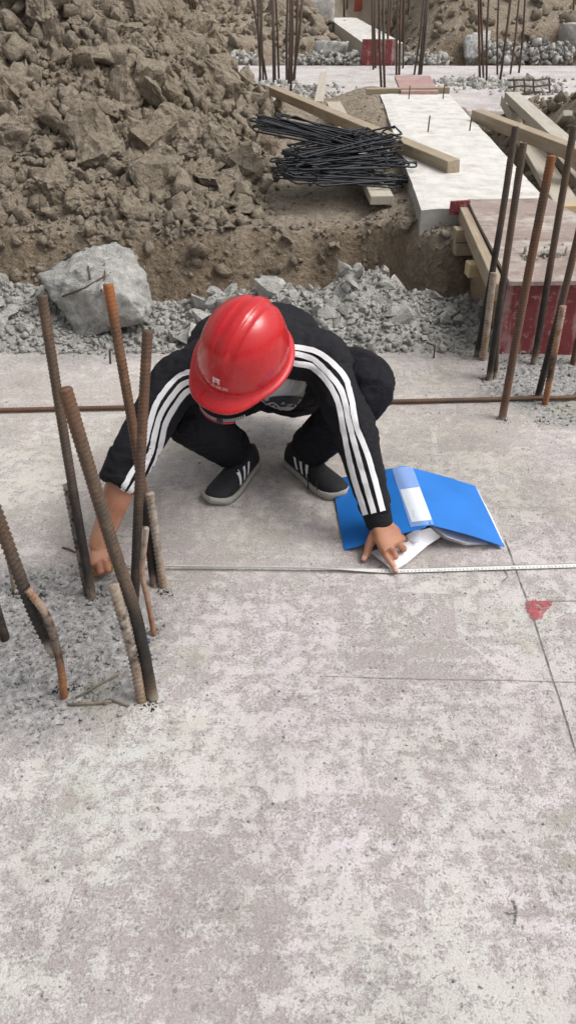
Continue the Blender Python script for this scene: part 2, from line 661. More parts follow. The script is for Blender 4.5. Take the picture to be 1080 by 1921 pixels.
def mat_ply(name, c1, c2, worn, wornk=0.5, rough=0.45, streak=(60, 60, 2)):
    m, nt, b = newmat(name)
    g = G(nt)
    P = g.pos
    c = g.noise(P, 6.0, 6, 0.65)
    f = g.noise(g.map(P, scale=streak), 0.35, 4, 0.6)
    k = g.noise(P, 45.0, 5, 0.7)
    col = g.mix(c, c1, c2)
    w = g.math('MULTIPLY', g.mr(g.math('ADD', g.math('MULTIPLY', f, 0.6), g.math('MULTIPLY', c, 0.4)), 0.5, 0.62), wornk)
    col = g.mix(w, col, worn)
    col = g.mix(g.mr(k, 0.56, 0.70, 0, 0.7), col, worn)
    st = g.noise(g.map(P, loc=(3, 1, 2)), 11.0, 6, 0.7)
    col = g.mix(g.mr(st, 0.52, 0.66, 0, 0.55), col, tuple(x * 0.55 for x in c1))
    nt.links.new(col, b.inputs['Base Color'])
    b.inputs['Roughness'].default_value = rough
    nt.links.new(g.bump(k, 0.2, 0.003), b.inputs['Normal'])
    return m


def mat_plain(name, c, rough=0.6, var=0.12, scale=40.0, bump=0.0, metal=0.0, spec=0.5, sheen=0.0, coat=0.0):
    m, nt, b = newmat(name)
    g = G(nt)
    n = g.noise(g.pos, scale, 5, 0.6)
    lo = tuple(x * (1 - var) for x in c)
    hi = tuple(min(1, x * (1 + var)) for x in c)
    nt.links.new(g.ramp(n, [(0.3, lo), (0.7, hi)]), b.inputs['Base Color'])
    b.inputs['Roughness'].default_value = rough
    b.inputs['Metallic'].default_value = metal
    b.inputs['Specular IOR Level'].default_value = spec
    if sheen:
        b.inputs['Sheen Weight'].default_value = sheen
        b.inputs['Sheen Roughness'].default_value = 0.5
    if coat:
        b.inputs['Coat Weight'].default_value = coat
        b.inputs['Coat Roughness'].default_value = 0.08
    if bump:
        nt.links.new(g.bump(n, bump, 0.003), b.inputs['Normal'])
    return m


def mat_cloth(name, c, sheen=0.3):
    m, nt, b = newmat(name)
    g = G(nt)
    P = g.pos
    n = g.noise(P, 9.0, 4, 0.6)
    w = g.noise(P, 650.0, 2, 0.6)
    nt.links.new(g.ramp(n, [(0.3, tuple(x * 0.8 for x in c)), (0.7, tuple(x * 1.25 for x in c))]), b.inputs['Base Color'])
    b.inputs['Roughness'].default_value = 0.82
    b.inputs['Specular IOR Level'].default_value = 0.22
    b.inputs['Sheen Weight'].default_value = 0.0
    b.inputs['Sheen Roughness'].default_value = 0.6
    fold = g.noise(g.map(P, scale=(1, 1, 1.6)), 24.0, 3, 0.5, 1.2)
    bn = g.bump(fold, 0.28, 0.025)
    nt.links.new(g.bump(w, 0.12, 0.001, bn), b.inputs['Normal'])
    return m


def mat_skin(name):
    m, nt, b = newmat(name)
    g = G(nt)
    n = g.noise(g.pos, 18.0, 4, 0.6)
    f = g.noise(g.pos, 260.0, 4, 0.6)
    nt.links.new(g.ramp(n, [(0.3, (0.30, 0.125, 0.072)), (0.5, (0.40, 0.185, 0.11)), (0.72, (0.47, 0.245, 0.155))]), b.inputs['Base Color'])
    b.inputs['Roughness'].default_value = 0.52
    b.inputs['Subsurface Weight'].default_value = 0.06
    b.inputs['Subsurface Radius'].default_value = (0.01, 0.004, 0.002)
    nt.links.new(g.bump(f, 0.22, 0.001), b.inputs['Normal'])
    return m


M = {}
M['slab'] = mat_slab('foundation_concrete')
M['slab_far'] = mat_slab('far_concrete', True)
M['ground'] = mat_soil('dug_soil', False)
M['clod'] = mat_soil('soil_clods', True)
M['rubble'] = mat_rubble('broken_concrete')
M['boulder'] = mat_rubble('broken_concrete_pale', (0.25, 0.245, 0.235), (0.78, 0.77, 0.745))
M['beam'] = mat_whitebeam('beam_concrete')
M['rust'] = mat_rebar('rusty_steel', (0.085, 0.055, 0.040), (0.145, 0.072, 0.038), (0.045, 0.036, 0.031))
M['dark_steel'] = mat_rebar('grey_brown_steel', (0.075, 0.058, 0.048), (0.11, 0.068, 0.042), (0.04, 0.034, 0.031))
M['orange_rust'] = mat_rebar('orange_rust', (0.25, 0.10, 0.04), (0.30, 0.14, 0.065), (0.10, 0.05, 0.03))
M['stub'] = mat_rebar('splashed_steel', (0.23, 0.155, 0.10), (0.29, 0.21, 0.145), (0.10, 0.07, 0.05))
M['blue_steel'] = mat_plain('mill_scale_steel', (0.028, 0.03, 0.036), 0.5, 0.3, 60, 0.1, 0.5)
M['wood'] = mat_wood('pine_timber', (0.28, 0.215, 0.145), (0.42, 0.34, 0.245))
M['wood_y'] = mat_wood('yellow_pine', (0.47, 0.35, 0.19), (0.58, 0.46, 0.28))
M['wood_g'] = mat_wood('grey_timber', (0.40, 0.365, 0.305), (0.56, 0.525, 0.46))
M['ply_top'] = mat_ply('weathered_plywood', (0.25, 0.19, 0.165), (0.37, 0.295, 0.26), (0.54, 0.49, 0.44), 0.95, 0.75, (3, 14, 3))
M['ply_red'] = mat_ply('red_form_plywood', (0.165, 0.024, 0.028), (0.235, 0.038, 0.042), (0.46, 0.35, 0.33), 0.9, 0.6, (45, 45, 0.8))
M['ply_rose'] = mat_ply('faded_red_plywood', (0.36, 0.20, 0.18), (0.44, 0.27, 0.25), (0.5, 0.42, 0.38), 0.4, 0.55, (4, 20, 4))
M['ply_edge'] = mat_plain('plywood_edge', (0.30, 0.215, 0.135), 0.85, 0.3, 90, 0.2)
M['black_cloth'] = mat_cloth('black_polyester', (0.0125, 0.0125, 0.016))
M['trouser'] = mat_cloth('black_trouser_cloth', (0.0085, 0.0085, 0.0125))
M['white_cloth'] = mat_plain('white_tape_cloth', (0.78, 0.78, 0.80), 0.75, 0.05, 60, 0.1)
M['tshirt'] = mat_plain('grey_white_jersey', (0.56, 0.56, 0.55), 0.9, 0.06, 25, 0.15)
M['print'] = mat_plain('navy_print', (0.022, 0.03, 0.052), 0.7)
M['skin'] = mat_skin('skin')
M['nail'] = mat_plain('finger_nail', (0.55, 0.34, 0.27), 0.35)
M['hair'] = mat_plain('black_hair', (0.012, 0.010, 0.010), 0.5, 0.3, 200, 0.4)
M['eye'] = mat_plain('eye_white', (0.7, 0.68, 0.66), 0.2)
M['helmet'] = mat_plain('red_abs_shell', (0.50, 0.009, 0.014), 0.25, 0.05, 3, 0.0, 0.0, 0.45, 0.0, 0.35)
_n = M['helmet'].node_tree
_g = G(_n)
_sc = _g.noise(_g.map(_g.pos, scale=(30, 160, 60), rot=(0.4, 0.3, 0.9)), 1.0, 5, 0.75)
_du = _g.noise(_g.pos, 55.0, 6, 0.75)
_pb = _n.nodes['Principled BSDF']
_old = _pb.inputs['Base Color'].links[0].from_socket
_c = _g.mix(_g.mr(_du, 0.55, 0.78, 0, 0.10), _old, (0.45, 0.22, 0.18))
_c = _g.mix(_g.mr(_sc, 0.67, 0.73, 0, 0.22), _c, (0.62, 0.22, 0.2))
_n.links.new(_c, _pb.inputs['Base Color'])
_n.links.new(_g.mr(_du, 0.35, 0.7, 0.2, 0.42), _pb.inputs['Roughness'])
M['helmet_print'] = mat_plain('white_print', (0.78, 0.66, 0.64), 0.45)
M['strap_a'] = mat_plain('grey_webbing', (0.42, 0.42, 0.42), 0.8)
M['strap_b'] = mat_plain('black_webbing', (0.03, 0.03, 0.035), 0.7)
M['shoe'] = mat_plain('black_mesh_shoe', (0.010, 0.010, 0.013), 0.8, 0.3, 350, 0.3)
M['sole'] = mat_plain('dusty_white_rubber', (0.34, 0.325, 0.295), 0.75, 0.18, 30, 0.1)
M['red_trim'] = mat_plain('red_heel_tab', (0.4, 0.03, 0.025), 0.7)
M['binder'] = mat_plain('blue_plastic', (0.024, 0.19, 0.62), 0.34, 0.10, 7, 0.0, 0, 0.4)
M['paper'] = mat_plain('white_paper', (0.80, 0.80, 0.84), 0.85, 0.03, 12)
M['ink'] = mat_plain('grey_ink', (0.28, 0.29, 0.34), 0.85)
M['tape'] = mat_plain('white_tape_blade', (0.74, 0.74, 0.72), 0.4, 0.05, 30)
M['tape_ink'] = mat_plain('black_tape_ink', (0.03, 0.03, 0.03), 0.6)
M['yellow'] = mat_plain('yellow_plastic', (0.72, 0.47, 0.02), 0.4)
M['line'] = mat_plain('dark_line', (0.15, 0.14, 0.13), 0.95, 0.4, 120)
M['red_paint'] = mat_ply('red_paint_mark', (0.36, 0.07, 0.085), (0.45, 0.12, 0.13), (0.52, 0.36, 0.35), 0.7, 0.9, (30, 30, 30))
_n = M['red_paint'].node_tree
_g = G(_n)
_n.links.new(_g.mr(_g.math('ADD', _g.math('MULTIPLY', _g.noise(_g.pos, 75.0, 6, 0.72), 0.75), _g.math('MULTIPLY', _g.noise(_g.pos, 20.0, 3), 0.25)), 0.40, 0.53), _n.nodes['Principled BSDF'].inputs['Alpha'])
M['soot'] = mat_plain('soot', (0.035, 0.034, 0.033), 0.95, 0.4, 80)
M['bluebag'] = mat_plain('blue_plastic_scrap', (0.035, 0.055, 0.16), 0.4)
M['wire'] = mat_plain('rusty_wire', (0.10, 0.072, 0.05), 0.8, 0.3, 60)
M['twig'] = mat_plain('dry_twig', (0.19, 0.155, 0.115), 0.9, 0.3, 60)

mm, nt_, b_ = newmat('clear_pocket')
b_.inputs['Base Color'].default_value = (0.75, 0.88, 1.0, 1)
b_.inputs['Roughness'].default_value = 0.12
b_.inputs['Alpha'].default_value = 0.28
M['pocket'] = mm


def add_uv3(o, a, b, up=Vector((0, 0, 1))):
    """grain coordinates along the length of a timber, stored per vertex"""
    t = (Vector(b) - Vector(a)).normalized()
    s = t.cross(up).normalized()
    u = s.cross(t)
    me = o.data
    off = random.random() * 9
    at = me.attributes.new('uv3', 'FLOAT_VECTOR', 'POINT')
    base = Vector(BASE[o.name])
    vals = []
    for v in me.vertices:
        w = v.co + base
        vals += [w.dot(t) + off, w.dot(s) + off, w.dot(u)]
    at.data.foreach_set('vector', vals)


def timber(name, a, b, w, h, mat, roll=0.0, parent=None, bev=0.003, **kw):
    V, F = beam_between(a, b, w, h, roll, bev)
    # a few cross cuts so that the edges are not dead straight
    o = mk(name, V, F, mat, parent, smooth=False, **kw)
    add_uv3(o, a, b)
    return o


# ------------------------------------------------------------------ the setting: ground, slabs
def smax(a, b, k):
    h = np.clip(0.5 + 0.5 * (a - b) / k, 0, 1)
    return b + (a - b) * h + k * h * (1 - h)


def bank_y(x):
    x = np.asarray(x, float)
    e = 4.30 + 0.10 * fb2(x, 0 * x, 1.1, 3, 0.5, 4) + 0.05 * fb2(x, 0 * x, 6.0, 3, 0.5, 9)
    return e - 0.16 * np.exp(-((x - 0.86) / 0.22) ** 2) + 0.5 * sst((x - 1.25) / 0.3)


def ground_h(x, y, detail=True):
    x, y = np.broadcast_arrays(np.asarray(x, float), np.asarray(y, float))
    low = -0.27 + 0.03 * fb2(x, y, 3.0, 3)
    nb = np.exp(-((x - 0.86) / 0.24) ** 2)
    high = 0.10 + 0.05 * sst((y - 5) / 3) + 0.13 * np.exp(-((x - 0.84) / 0.30) ** 2)
    z = low + (high - low) * sst((y - bank_y(x) + 0.52 * nb) / (0.25 + 0.22 * nb) + (0.15 + 0.15 * nb) * fb2(x, y, 7, 3, 0.6, 2))
    # spoil heap on the left
    lump = 0.10 * fb2(x, y, 1.6, 4, 0.55, 11)
    side = sst((-0.10 - x + 0.30 * fb2(x, y, 0.9, 2, 0.5, 21) - 0.05 * (y - 6)) / 1.6)
    ramp = sst((y - 4.42) / 3.3)
    back = 1 - sst((y - 9.0) / 1.5)
    z = z + (1.38 * ramp + 0.13 * sst((y - 4.4) / 0.5)) * side * back * (1 + lump * 1.2)
    # dug strip right of the beam, with spoil beyond it
    z = z - 0.30 * sst((x - 1.30) / 0.25) * sst((y - 4.0) / 0.6) * (1 - sst((y - 9.2) / 0.5)) * (1 - sst((x - 2.05) / 0.5))
    z = z + 0.36 * np.exp(-((x - 2.75) / 0.55) ** 2 - ((y - 7.1) / 1.0) ** 2)
    # under and past the far slab
    far = sst((y - 9.2) / 0.5)
    fz = -0.16 + 0 * x
    dig = sst((y - 14.75 - 0.25 * fb2(x, y, 0.8, 3, 0.5, 31)) / 0.55)
    hr = 1.0 * sst((x - 1.75) / 0.8) * sst((y - 14.9) / 1.9) + 0.45 * sst((x - 2.0) / 1.0)
    hl = 0.42 * (1 - sst((x - 0.55) / 0.5)) + 0.25 * (1 - sst((x - 0.2) / 1.2)) * sst((y - 16) / 2)
    fz = fz + dig * (0.10 + hr + hl + 0.16 * fb2(x, y, 0.9, 4, 0.55, 41))
    fz = fz + 0.55 * sst((y - 24) / 14) + 1.2 * sst((y - 40) / 40)
    z = z * (1 - far) + fz * far
    # the soil under the near slab
    near = 1 - sst((y - 2.9) / 0.25)
    z = z * (1 - near) - 0.30 * near
    if detail:
        d = sst((y - 3.3) / 0.4)
        heap = side * ramp
        z = z + d * ((0.020 + 0.03 * (np.abs(y - 4.4) < 0.35)) * fb2(x, y, 5.5, 4, 0.6, 51) + (0.012 + 0.03 * heap) * fb2(x, y, 16, 3, 0.55, 61))
    return z


def gh(x, y):
    return float(ground_h(np.array([x]), np.array([y]))[0])


xs = np.concatenate([np.linspace(-90, -12, 10)[:-1], np.linspace(-12, -3.2, 24)[:-1], np.linspace(-3.2, 3.4, 230), np.linspace(3.4, 12, 24)[1:], np.linspace(12, 90, 10)[1:]])
ys = np.concatenate([np.linspace(-30, 2.6, 8)[:-1], np.linspace(2.6, 3.7, 12)[:-1], np.linspace(3.7, 5.0, 62)[:-1], np.linspace(5.0, 10, 170)[:-1], np.linspace(10, 14.4, 20)[:-1], np.linspace(14.4, 19, 70)[:-1], np.linspace(19, 40, 30)[:-1], np.linspace(40, 160, 14)])
GX, GY = np.meshgrid(xs, ys, indexing='xy')
GZ = ground_h(GX, GY)
nx, ny = len(xs), len(ys)


def grid_faces(nx, ny):
    i, j = np.meshgrid(np.arange(nx - 1), np.arange(ny - 1), indexing='xy')
    a = (j * nx + i).ravel()
    return np.stack([a, a + 1, a + nx + 1, a + nx], 1)


gy_, gx_ = np.gradient(GZ, axis=0) / np.maximum(np.gradient(GY, axis=0), 1e-6), 0
steep = sst((gy_ - 0.55) / 0.9)
moist = np.clip(steep * ((GY < bank_y(GX) + 0.24) | ((GY > 14.4) & (GY < 17.5))), 0, 1)
moist = np.clip(moist + 0.9 * ((GZ < 0.0) & (GY > 3.2) & (GY < 9)) * ((GX > 1.2) | (GY < bank_y(GX) + 0.2)) * sst((-0.02 - GZ) / 0.1), 0, 1)
moist = moist * np.clip(0.8 + 0.5 * fb2(GX, GY, 4, 3), 0, 1)
dusty = sst((GX + 0.45) / 0.5) * (1 - sst((GX - 1.1) / 0.4)) * sst((GY - 4.45) / 0.3) * (1 - sst((GY - 8.6) / 0.8)) * np.clip(0.75 + 0.6 * fb2(GX, GY, 2.4, 3, 0.5, 5), 0, 1)
ground = mk('ground', np.stack([GX.ravel(), GY.ravel(), GZ.ravel()], 1), grid_faces(nx, ny), M['ground'],
            kind='structure', attrs={'moist': moist.ravel(), 'dust': dusty.ravel() * 0.8})

# near slab: fine relief on top, real thickness
COLUMNS = [(-0.62, 1.32, 0.37, 0.30), (1.02, 2.72, 0.26, 0.32)]      # chipped column footprints: x, y, rx, ry
SLAB_Y1 = 3.16


def chip_mask(x, y):
    c = 0 * x
    for cx, cy, rx, ry in COLUMNS:
        d = np.sqrt(((x - cx) / rx) ** 2 + ((y - cy) / ry) ** 2) + 0.28 * fb2(x, y, 6, 3, 0.6, 3)
        c = np.maximum(c, 1 - sst((d - 0.75) / 0.5))
    e = sst((y - 2.86 - 0.12 * fb2(x, y, 2.5, 3, 0.5, 8)) / 0.3)
    return np.maximum(c, 0.75 * e)


def slab_h(x, y):
    x, y = np.broadcast_arrays(np.asarray(x, float), np.asarray(y, float))
    c = chip_mask(x, y)
    z = 0.0022 * fb2(x, y, 7, 3, 0.5, 1)
    z = z + c * (0.012 * fb2(x, y, 18, 4, 0.65, 6))
    ms = max(0, 1)
    return z - 0.012 * sst((y - 3.04 + 0.05 * fb2(x, y, 5, 3)) / 0.12) * ms


def sh(x, y):
    return float(slab_h(np.array([x]), np.array([y]))[0])


sx = np.concatenate([np.linspace(-7, -1.7, 14)[:-1], np.linspace(-1.7, 1.75, 400), np.linspace(1.75, 7, 14)[1:]])
sy = np.concatenate([np.linspace(-3, 0.35, 8)[:-1], np.linspace(0.35, SLAB_Y1, 320)])
SX, SY = np.meshgrid(sx, sy, indexing='xy')
SZ = slab_h(SX, SY)
sv = np.stack([SX.ravel(), SY.ravel(), SZ.ravel()], 1)
n1, n2 = len(sx), len(sy)
ringi = list(range(n1)) + [j * n1 + n1 - 1 for j in range(1, n2)] + [(n2 - 1) * n1 + i for i in range(n1 - 2, -1, -1)] + [j * n1 for j in range(n2 - 2, 0, -1)]
low = sv[ringi].copy()
low[:, 2] = -0.36
m0 = len(sv)
k = len(ringi)
skirt = np.array([[ringi[(i + 1) % k], ringi[i], m0 + i, m0 + (i + 1) % k] for i in range(k)])
slab = mk('concrete_slab', np.concatenate([sv, low]), np.concatenate([grid_faces(n1, n2), skirt]), M['slab'], kind='structure',
          attrs={'chip': np.concatenate([chip_mask(SX, SY).ravel(), np.zeros(k)])})

# far slab across the dig
fx = np.linspace(-9, 12, 120)
fy = np.linspace(9.55, 14.35, 50)
FX, FY = np.meshgrid(fx, fy, indexing='xy')
FYw = FY + np.where(FY < 9.7, 0.10 * fb2(FX, FY, 2.0, 3), 0) + np.where(FY > 14.2, 0.12 * fb2(FX, FY, 1.5, 3), 0)
FZ = 0.006 * fb2(FX, FY, 3, 4, 0.6, 5)
fv = np.stack([FX.ravel(), FYw.ravel(), FZ.ravel()], 1)
n1, n2 = len(fx), len(fy)
ringi = list(range(n1)) + [j * n1 + n1 - 1 for j in range(1, n2)] + [(n2 - 1) * n1 + i for i in range(n1 - 2, -1, -1)] + [j * n1 for j in range(n2 - 2, 0, -1)]
low = fv[ringi].copy()
low[:, 2] = -0.4
m0, k = len(fv), len(ringi)
skirt = np.array([[ringi[(i + 1) % k], ringi[i], m0 + i, m0 + (i + 1) % k] for i in range(k)])
mk('far_concrete_slab', np.concatenate([fv, low]), np.concatenate([grid_faces(n1, n2), skirt]), M['slab_far'], kind='structure')

# ------------------------------------------------------------------ marks on the slab
def ground_strip(name, pix, w, mat, parent, z=0.0022, jit=0.3, n=70, world=None):
    P = world if world is not None else [gz(*p) for p in pix]
    P = resample(P, n)
    T = np.gradient(P, axis=0)
    T /= np.linalg.norm(T, axis=1)[:, None]
    S = np.stack([-T[:, 1], T[:, 0], 0 * T[:, 0]], 1)
    ww = w / 2 * (1 + jit * rng.uniform(-1, 1, n))
    off = S * (0.0012 * fb2(np.arange(n) * 0.35, np.zeros(n), 1.0, 3))[:, None]
    A, B = P + off + S * ww[:, None], P + off - S * ww[:, None]
    for Q in (A, B):
        Q[:, 2] = slab_h(Q[:, 0], Q[:, 1]) + z
    V = np.concatenate([A, B])
    F = [[i, i + 1, n + i + 1, n + i] for i in range(n - 1)]
    return mk(name, V, F, mat, parent)


ground_strip('scored_line', [(946, 1012), (1000, 1160), (1080, 1412), (1130, 1570)], 0.0023, M['line'], slab, jit=0.7)
ground_strip('scored_line', [(985, 1129), (1120, 1129)], 0.0018, M['line'], slab)
ml = mat_plain('faint_line', (0.33, 0.30, 0.28), 0.95, 0.3, 120)
ground_strip('scored_line', [(600, 1269), (800, 1274), (1110, 1281)], 0.0024, ml, slab, jit=0.6)
ground_strip('crack', [(962, 1690), (968, 1712), (964, 1735)], 0.0025, M['line'], slab, jit=0.9, n=24)
ground_strip('crack', [(968, 1712), (955, 1716), (946, 1712)], 0.0018, M['line'], slab, jit=0.9, n=20)
ground_strip('crack', [(945, 1070), (952, 1082), (940, 1094)], 0.002, M['line'], slab, jit=0.9, n=20)

# red paint mark: ragged outline
pm = [(984, 1130), (1000, 1127), (1018, 1129), (1033, 1128), (1034, 1135), (1026, 1145), (1018, 1153), (1015, 1163), (1008, 1162), (1003, 1168), (996, 1162), (990, 1150), (986, 1141)]
pw = catmull([gz(*p) for p in pm + pm[:1]], 6)[:-1]
cen = pw.mean(0)
pw = pw + (pw - cen) * (0.10 * rng.uniform(-1, 1, len(pw)))[:, None]
rings_ = [cen + (pw - cen) * s for s in (0.02, 0.25, 0.5, 0.75, 1.0)]
pv = np.concatenate(rings_)
pv[:, 2] = slab_h(pv[:, 0], pv[:, 1]) + 0.0022
npw = len(pw)
pf = [[a * npw + i, a * npw + (i + 1) % npw, (a + 1) * npw + (i + 1) % npw, (a + 1) * npw + i] for a in range(4) for i in range(npw)]
pf.append(list(range(npw)))
mk('red_paint_mark', pv, pf, M['red_paint'], slab)


def splat(name, cx, cy, r, mat, parent=slab, z=0.002, sq=0.7, seed=0, rag=0.45):
    n = 30
    t = np.arange(n) * 2 * math.pi / n
    rr = r * (1 + rag * fb2(np.cos(t) * 1.6 + seed, np.sin(t) * 1.6, 1.0, 3, 0.6, seed))
    V = [np.array([[cx, cy, 0]])]
    for s in (0.5, 1.0):
        V.append(np.stack([cx + rr * s * np.cos(t), cy + rr * s * sq * np.sin(t), 0 * t], 1))
    V = np.concatenate(V)
    V[:, 2] = slab_h(V[:, 0], V[:, 1]) + z
    F = [[0, 1 + i, 1 + (i + 1) % n] for i in range(n)] + [[1 + i, 1 + n + i, 1 + n + (i + 1) % n, 1 + (i + 1) % n] for i in range(n)]
    return mk(name, V, F, mat, parent)


# ------------------------------------------------------------------ beams and formwork
def beam(name, near_l, near_r, far_l, far_r, z0, z1, label, cat='beam'):
    """tapered-free concrete ground beam with slightly uneven top edges"""
    n, mcr = 46, 9
    V = []
    nl, nr, fl, fr = [np.array(p, float) for p in (near_l, near_r, far_l, far_r)]
    ring = []
    for i in range(n):
        t = i / (n - 1)
        L, Rr = nl + (fl - nl) * t, nr + (fr - nr) * t
        row = [(*L, z0)]
        for j in range(mcr):
            s = j / (mcr - 1)
            p = L + (Rr - L) * s
            e = 0.006 * (1 if j in (0, mcr - 1) else 0)
            zz = z1 + 0.004 * float(fb2(np.array([p[0]]), np.array([p[1]]), 6, 3)[0]) - e
            q = p + (0.008 * float(fb2(np.array([t * 9]), np.array([s * 3.0]), 1.0, 3, 0.5, 3)[0]) if j in (0, mcr - 1) else 0)
            row.append((q[0], q[1] if 0 < i < n - 1 else p[1], zz))
        row.append((*Rr, z0))
        ring.append(row)
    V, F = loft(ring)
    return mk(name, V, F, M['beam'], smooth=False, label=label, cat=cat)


BZ = 0.30
bl0, br0 = gz(790, 392, BZ), gz(1030, 386, BZ)
bl1, br1 = gz(713, 176, BZ), gz(842, 176, BZ)
beam('concrete_beam', (bl0.x, bl0.y), (br0.x + 0.02, bl0.y + 0.02), (bl1.x, bl1.y), (br1.x, br1.y), -0.05, BZ,
     'long whitish concrete ground beam running away behind the weathered plywood')
b2 = [gz(672, 70, BZ), gz(742, 70, BZ), gz(616, 33, BZ), gz(668, 33, BZ)]
beam('concrete_beam', (b2[0].x, 14.45), (b2[1].x, 14.45), (b2[2].x, b2[2].y), (b2[3].x, b2[3].y), -0.2, BZ,
     'small far whitish beam behind the cluster of rebars, red panel at its end')

form = empty('beam_formwork', (1.2, 3.6, -0.05), 'weathered plywood formwork with dark red end panel, standing behind the right-hand rebars', 'formwork')
# top panel: a real sheet
c1, c2 = gz(955, 527, 0.315), gz(876, 374, 0.335)
c3 = gz(1010, 366, 0.335)
Yn, Yf = c1.y, c2.y
tr = Vector((c1.x + 0.72, c1.y - 0.01, 0.315))
tf = Vector((c3.x + 0.03, c2.y + 0.02, 0.335))


def sheet(corners, th, nu=10, nv=14, warp=0.004, seed=0):
    A, B, C, D = [Vector(c) for c in corners]          # near-left, near-right, far-right, far-left
    nrm = (B - A).cross(D - A).normalized()
    top, bot = [], []
    for j in range(nv):
        for i in range(nu):
            s, t = i / (nu - 1), j / (nv - 1)
            p = (A * (1 - s) + B * s) * (1 - t) + (D * (1 - s) + C * s) * t
            w = warp * float(fb2(np.array([s * 2.0 + seed]), np.array([t * 3.0]), 1.0, 2)[0])
            top.append(p + nrm * w)
            bot.append(p + nrm * (w - th))
    V = top + bot
    F = []
    q = nu * nv
    for j in range(nv - 1):
        for i in range(nu - 1):
            a = j * nu + i
            F.append([a, a + 1, a + nu + 1, a + nu])
            F.append([q + a, q + a + nu, q + a + nu + 1, q + a + 1])
    rg = list(range(nu)) + [j * nu + nu - 1 for j in range(1, nv)] + [(nv - 1) * nu + i for i in range(nu - 2, -1, -1)] + [j * nu for j in range(nv - 2, 0, -1)]
    for a, b in zip(rg, rg[1:] + rg[:1]):
        F.append([b, a, q + a, q + b])
    return V, F


V, F = sheet((c1, tr, tf, c2), 0.016)
mk('top_panel', V, F, M['ply_top'], form, smooth=False, label='weathered mauve-grey plywood top')
V, F = sheet((Vector((c1.x + 0.004, Yn + 0.012, -0.03)), Vector((tr.x - 0.004, Yn + 0.002, -0.03)), Vector((tr.x - 0.004, Yn + 0.03, 0.296)), Vector((c1.x + 0.004, Yn + 0.04, 0.296))), 0.016, 16, 8, 0.003)
mk('end_panel', V, F, M['ply_red'], form, smooth=False, label='dark red end panel')
sl = Vector((c1.x + 0.02, Yn + 0.05, 0.0))
V, F = sheet((Vector((c1.x + 0.015, Yn + 0.06, -0.05)), Vector((c1.x + 0.015, Yn + 0.06, 0.295)), Vector((c2.x + 0.015, c2.y - 0.02, 0.31)), Vector((c2.x + 0.015, c2.y - 0.02, -0.05))), 0.016, 6, 14, 0.002)
mk('side_panel', V, F, M['ply_edge'], form, smooth=False)
a_, b_2 = Vector((c1.x - 0.032, Yn + 0.02, 0.262)), Vector((c2.x - 0.028, c2.y - 0.06, 0.282))
timber('side_rail', a_, b_2, 0.045, 0.07, M['wood'], parent=form)
for (px, py, px2, py2, yy, ln) in ((851, 440, 915, 441, 3.93, 0.40), (851, 465, 915, 467, 3.93, 0.42), (875, 505, 935, 505, 3.50, 0.34)):
    e = gy(px, py, yy)
    timber('batten', e, e + Vector((ln, 0.03, 0.0)), 0.07, 0.062, M['wood_y'] if yy < 3.9 else M['wood'], parent=form)
e = gy(1000, 393, 4.5)
timber('batten', e + Vector((0.0, 0.02, -0.02)), e + Vector((0.36, 0.05, -0.02)), 0.08, 0.08, M['wood_y'], parent=form)
# small red closing board under the beam's end
e0, e1 = gy(843, 390, bl0.y - 0.02), gy(880, 388, bl0.y - 0.02)
V, F = box((e0 + e1) / 2, (e1 - e0) / 2, Vector((0, 0.009, 0)), Vector((0, 0, 0.033)), 0.001)
mk('closing_board', V, F, M['ply_red'], form, smooth=False, label='small bright red board at the beam end')
# broken concrete lump and crumbs lie on the top panel: built with the rubble below

# far end of the white beam: plywood sheet on two cross timbers
e = gz(742, 172, BZ + 0.09)
yb = bl1.y
far_sheet = (gy(752, 171, yb - 0.05), gy(822, 171, yb - 0.05), gy(806, 142, yb + 0.9), gy(740, 142, yb + 0.9))
V, F = sheet(far_sheet, 0.03, 6, 6, 0.004, 5)
mk('plywood_sheet', V, F, M['ply_rose'], smooth=False, label='faded reddish plywood sheet lying across the far end of the white beam', cat='plywood')
timber('timber_batten', gy(686, 172, yb + 0.10), gy(842, 169, yb + 0.06), 0.07, 0.055, M['wood'],
       label='short cross timber directly under the faded reddish plywood sheet', cat='timber')
timber('timber_batten', gy(692, 180, yb + 0.12), gy(738, 178, yb + 0.14), 0.06, 0.05, M['wood'],
       label='short timber stub beneath the cross timber at the beam\'s far end', cat='timber')
# red end of the far beam
p0, p1 = gy(680, 71, 14.40), gy(743, 71, 14.40)
V, F = sheet((Vector((p0.x, 14.42, 0.0)), Vector((p1.x, 14.42, 0.0)), Vector((p1.x, 14.43, 0.36)), Vector((p0.x, 14.43, 0.36))), 0.03, 10, 6, 0.006)
mk('form_panel', V, F, M['ply_red'], smooth=False, label='red form panel closing the far beam behind the tall rebar cluster', cat='formwork')
p0, p1 = gy(664, 12, 26.0), gy(679, 12, 26.0)
V, F = sheet((Vector((p0.x, 26.0, 0.25)), Vector((p1.x, 26.0, 0.25)), Vector((p1.x, 26.02, 0.8)), Vector((p0.x, 26.02, 0.8))), 0.03, 4, 4, 0.006)
mk('form_panel', V, F, mat_plain('orange_panel', (0.30, 0.07, 0.04), 0.7), smooth=False, label='small orange-red panel far away at the top edge of the picture', cat='formwork')

# ------------------------------------------------------------------ loose timbers
def tp(px, py, z):
    return gz(px, py, z)


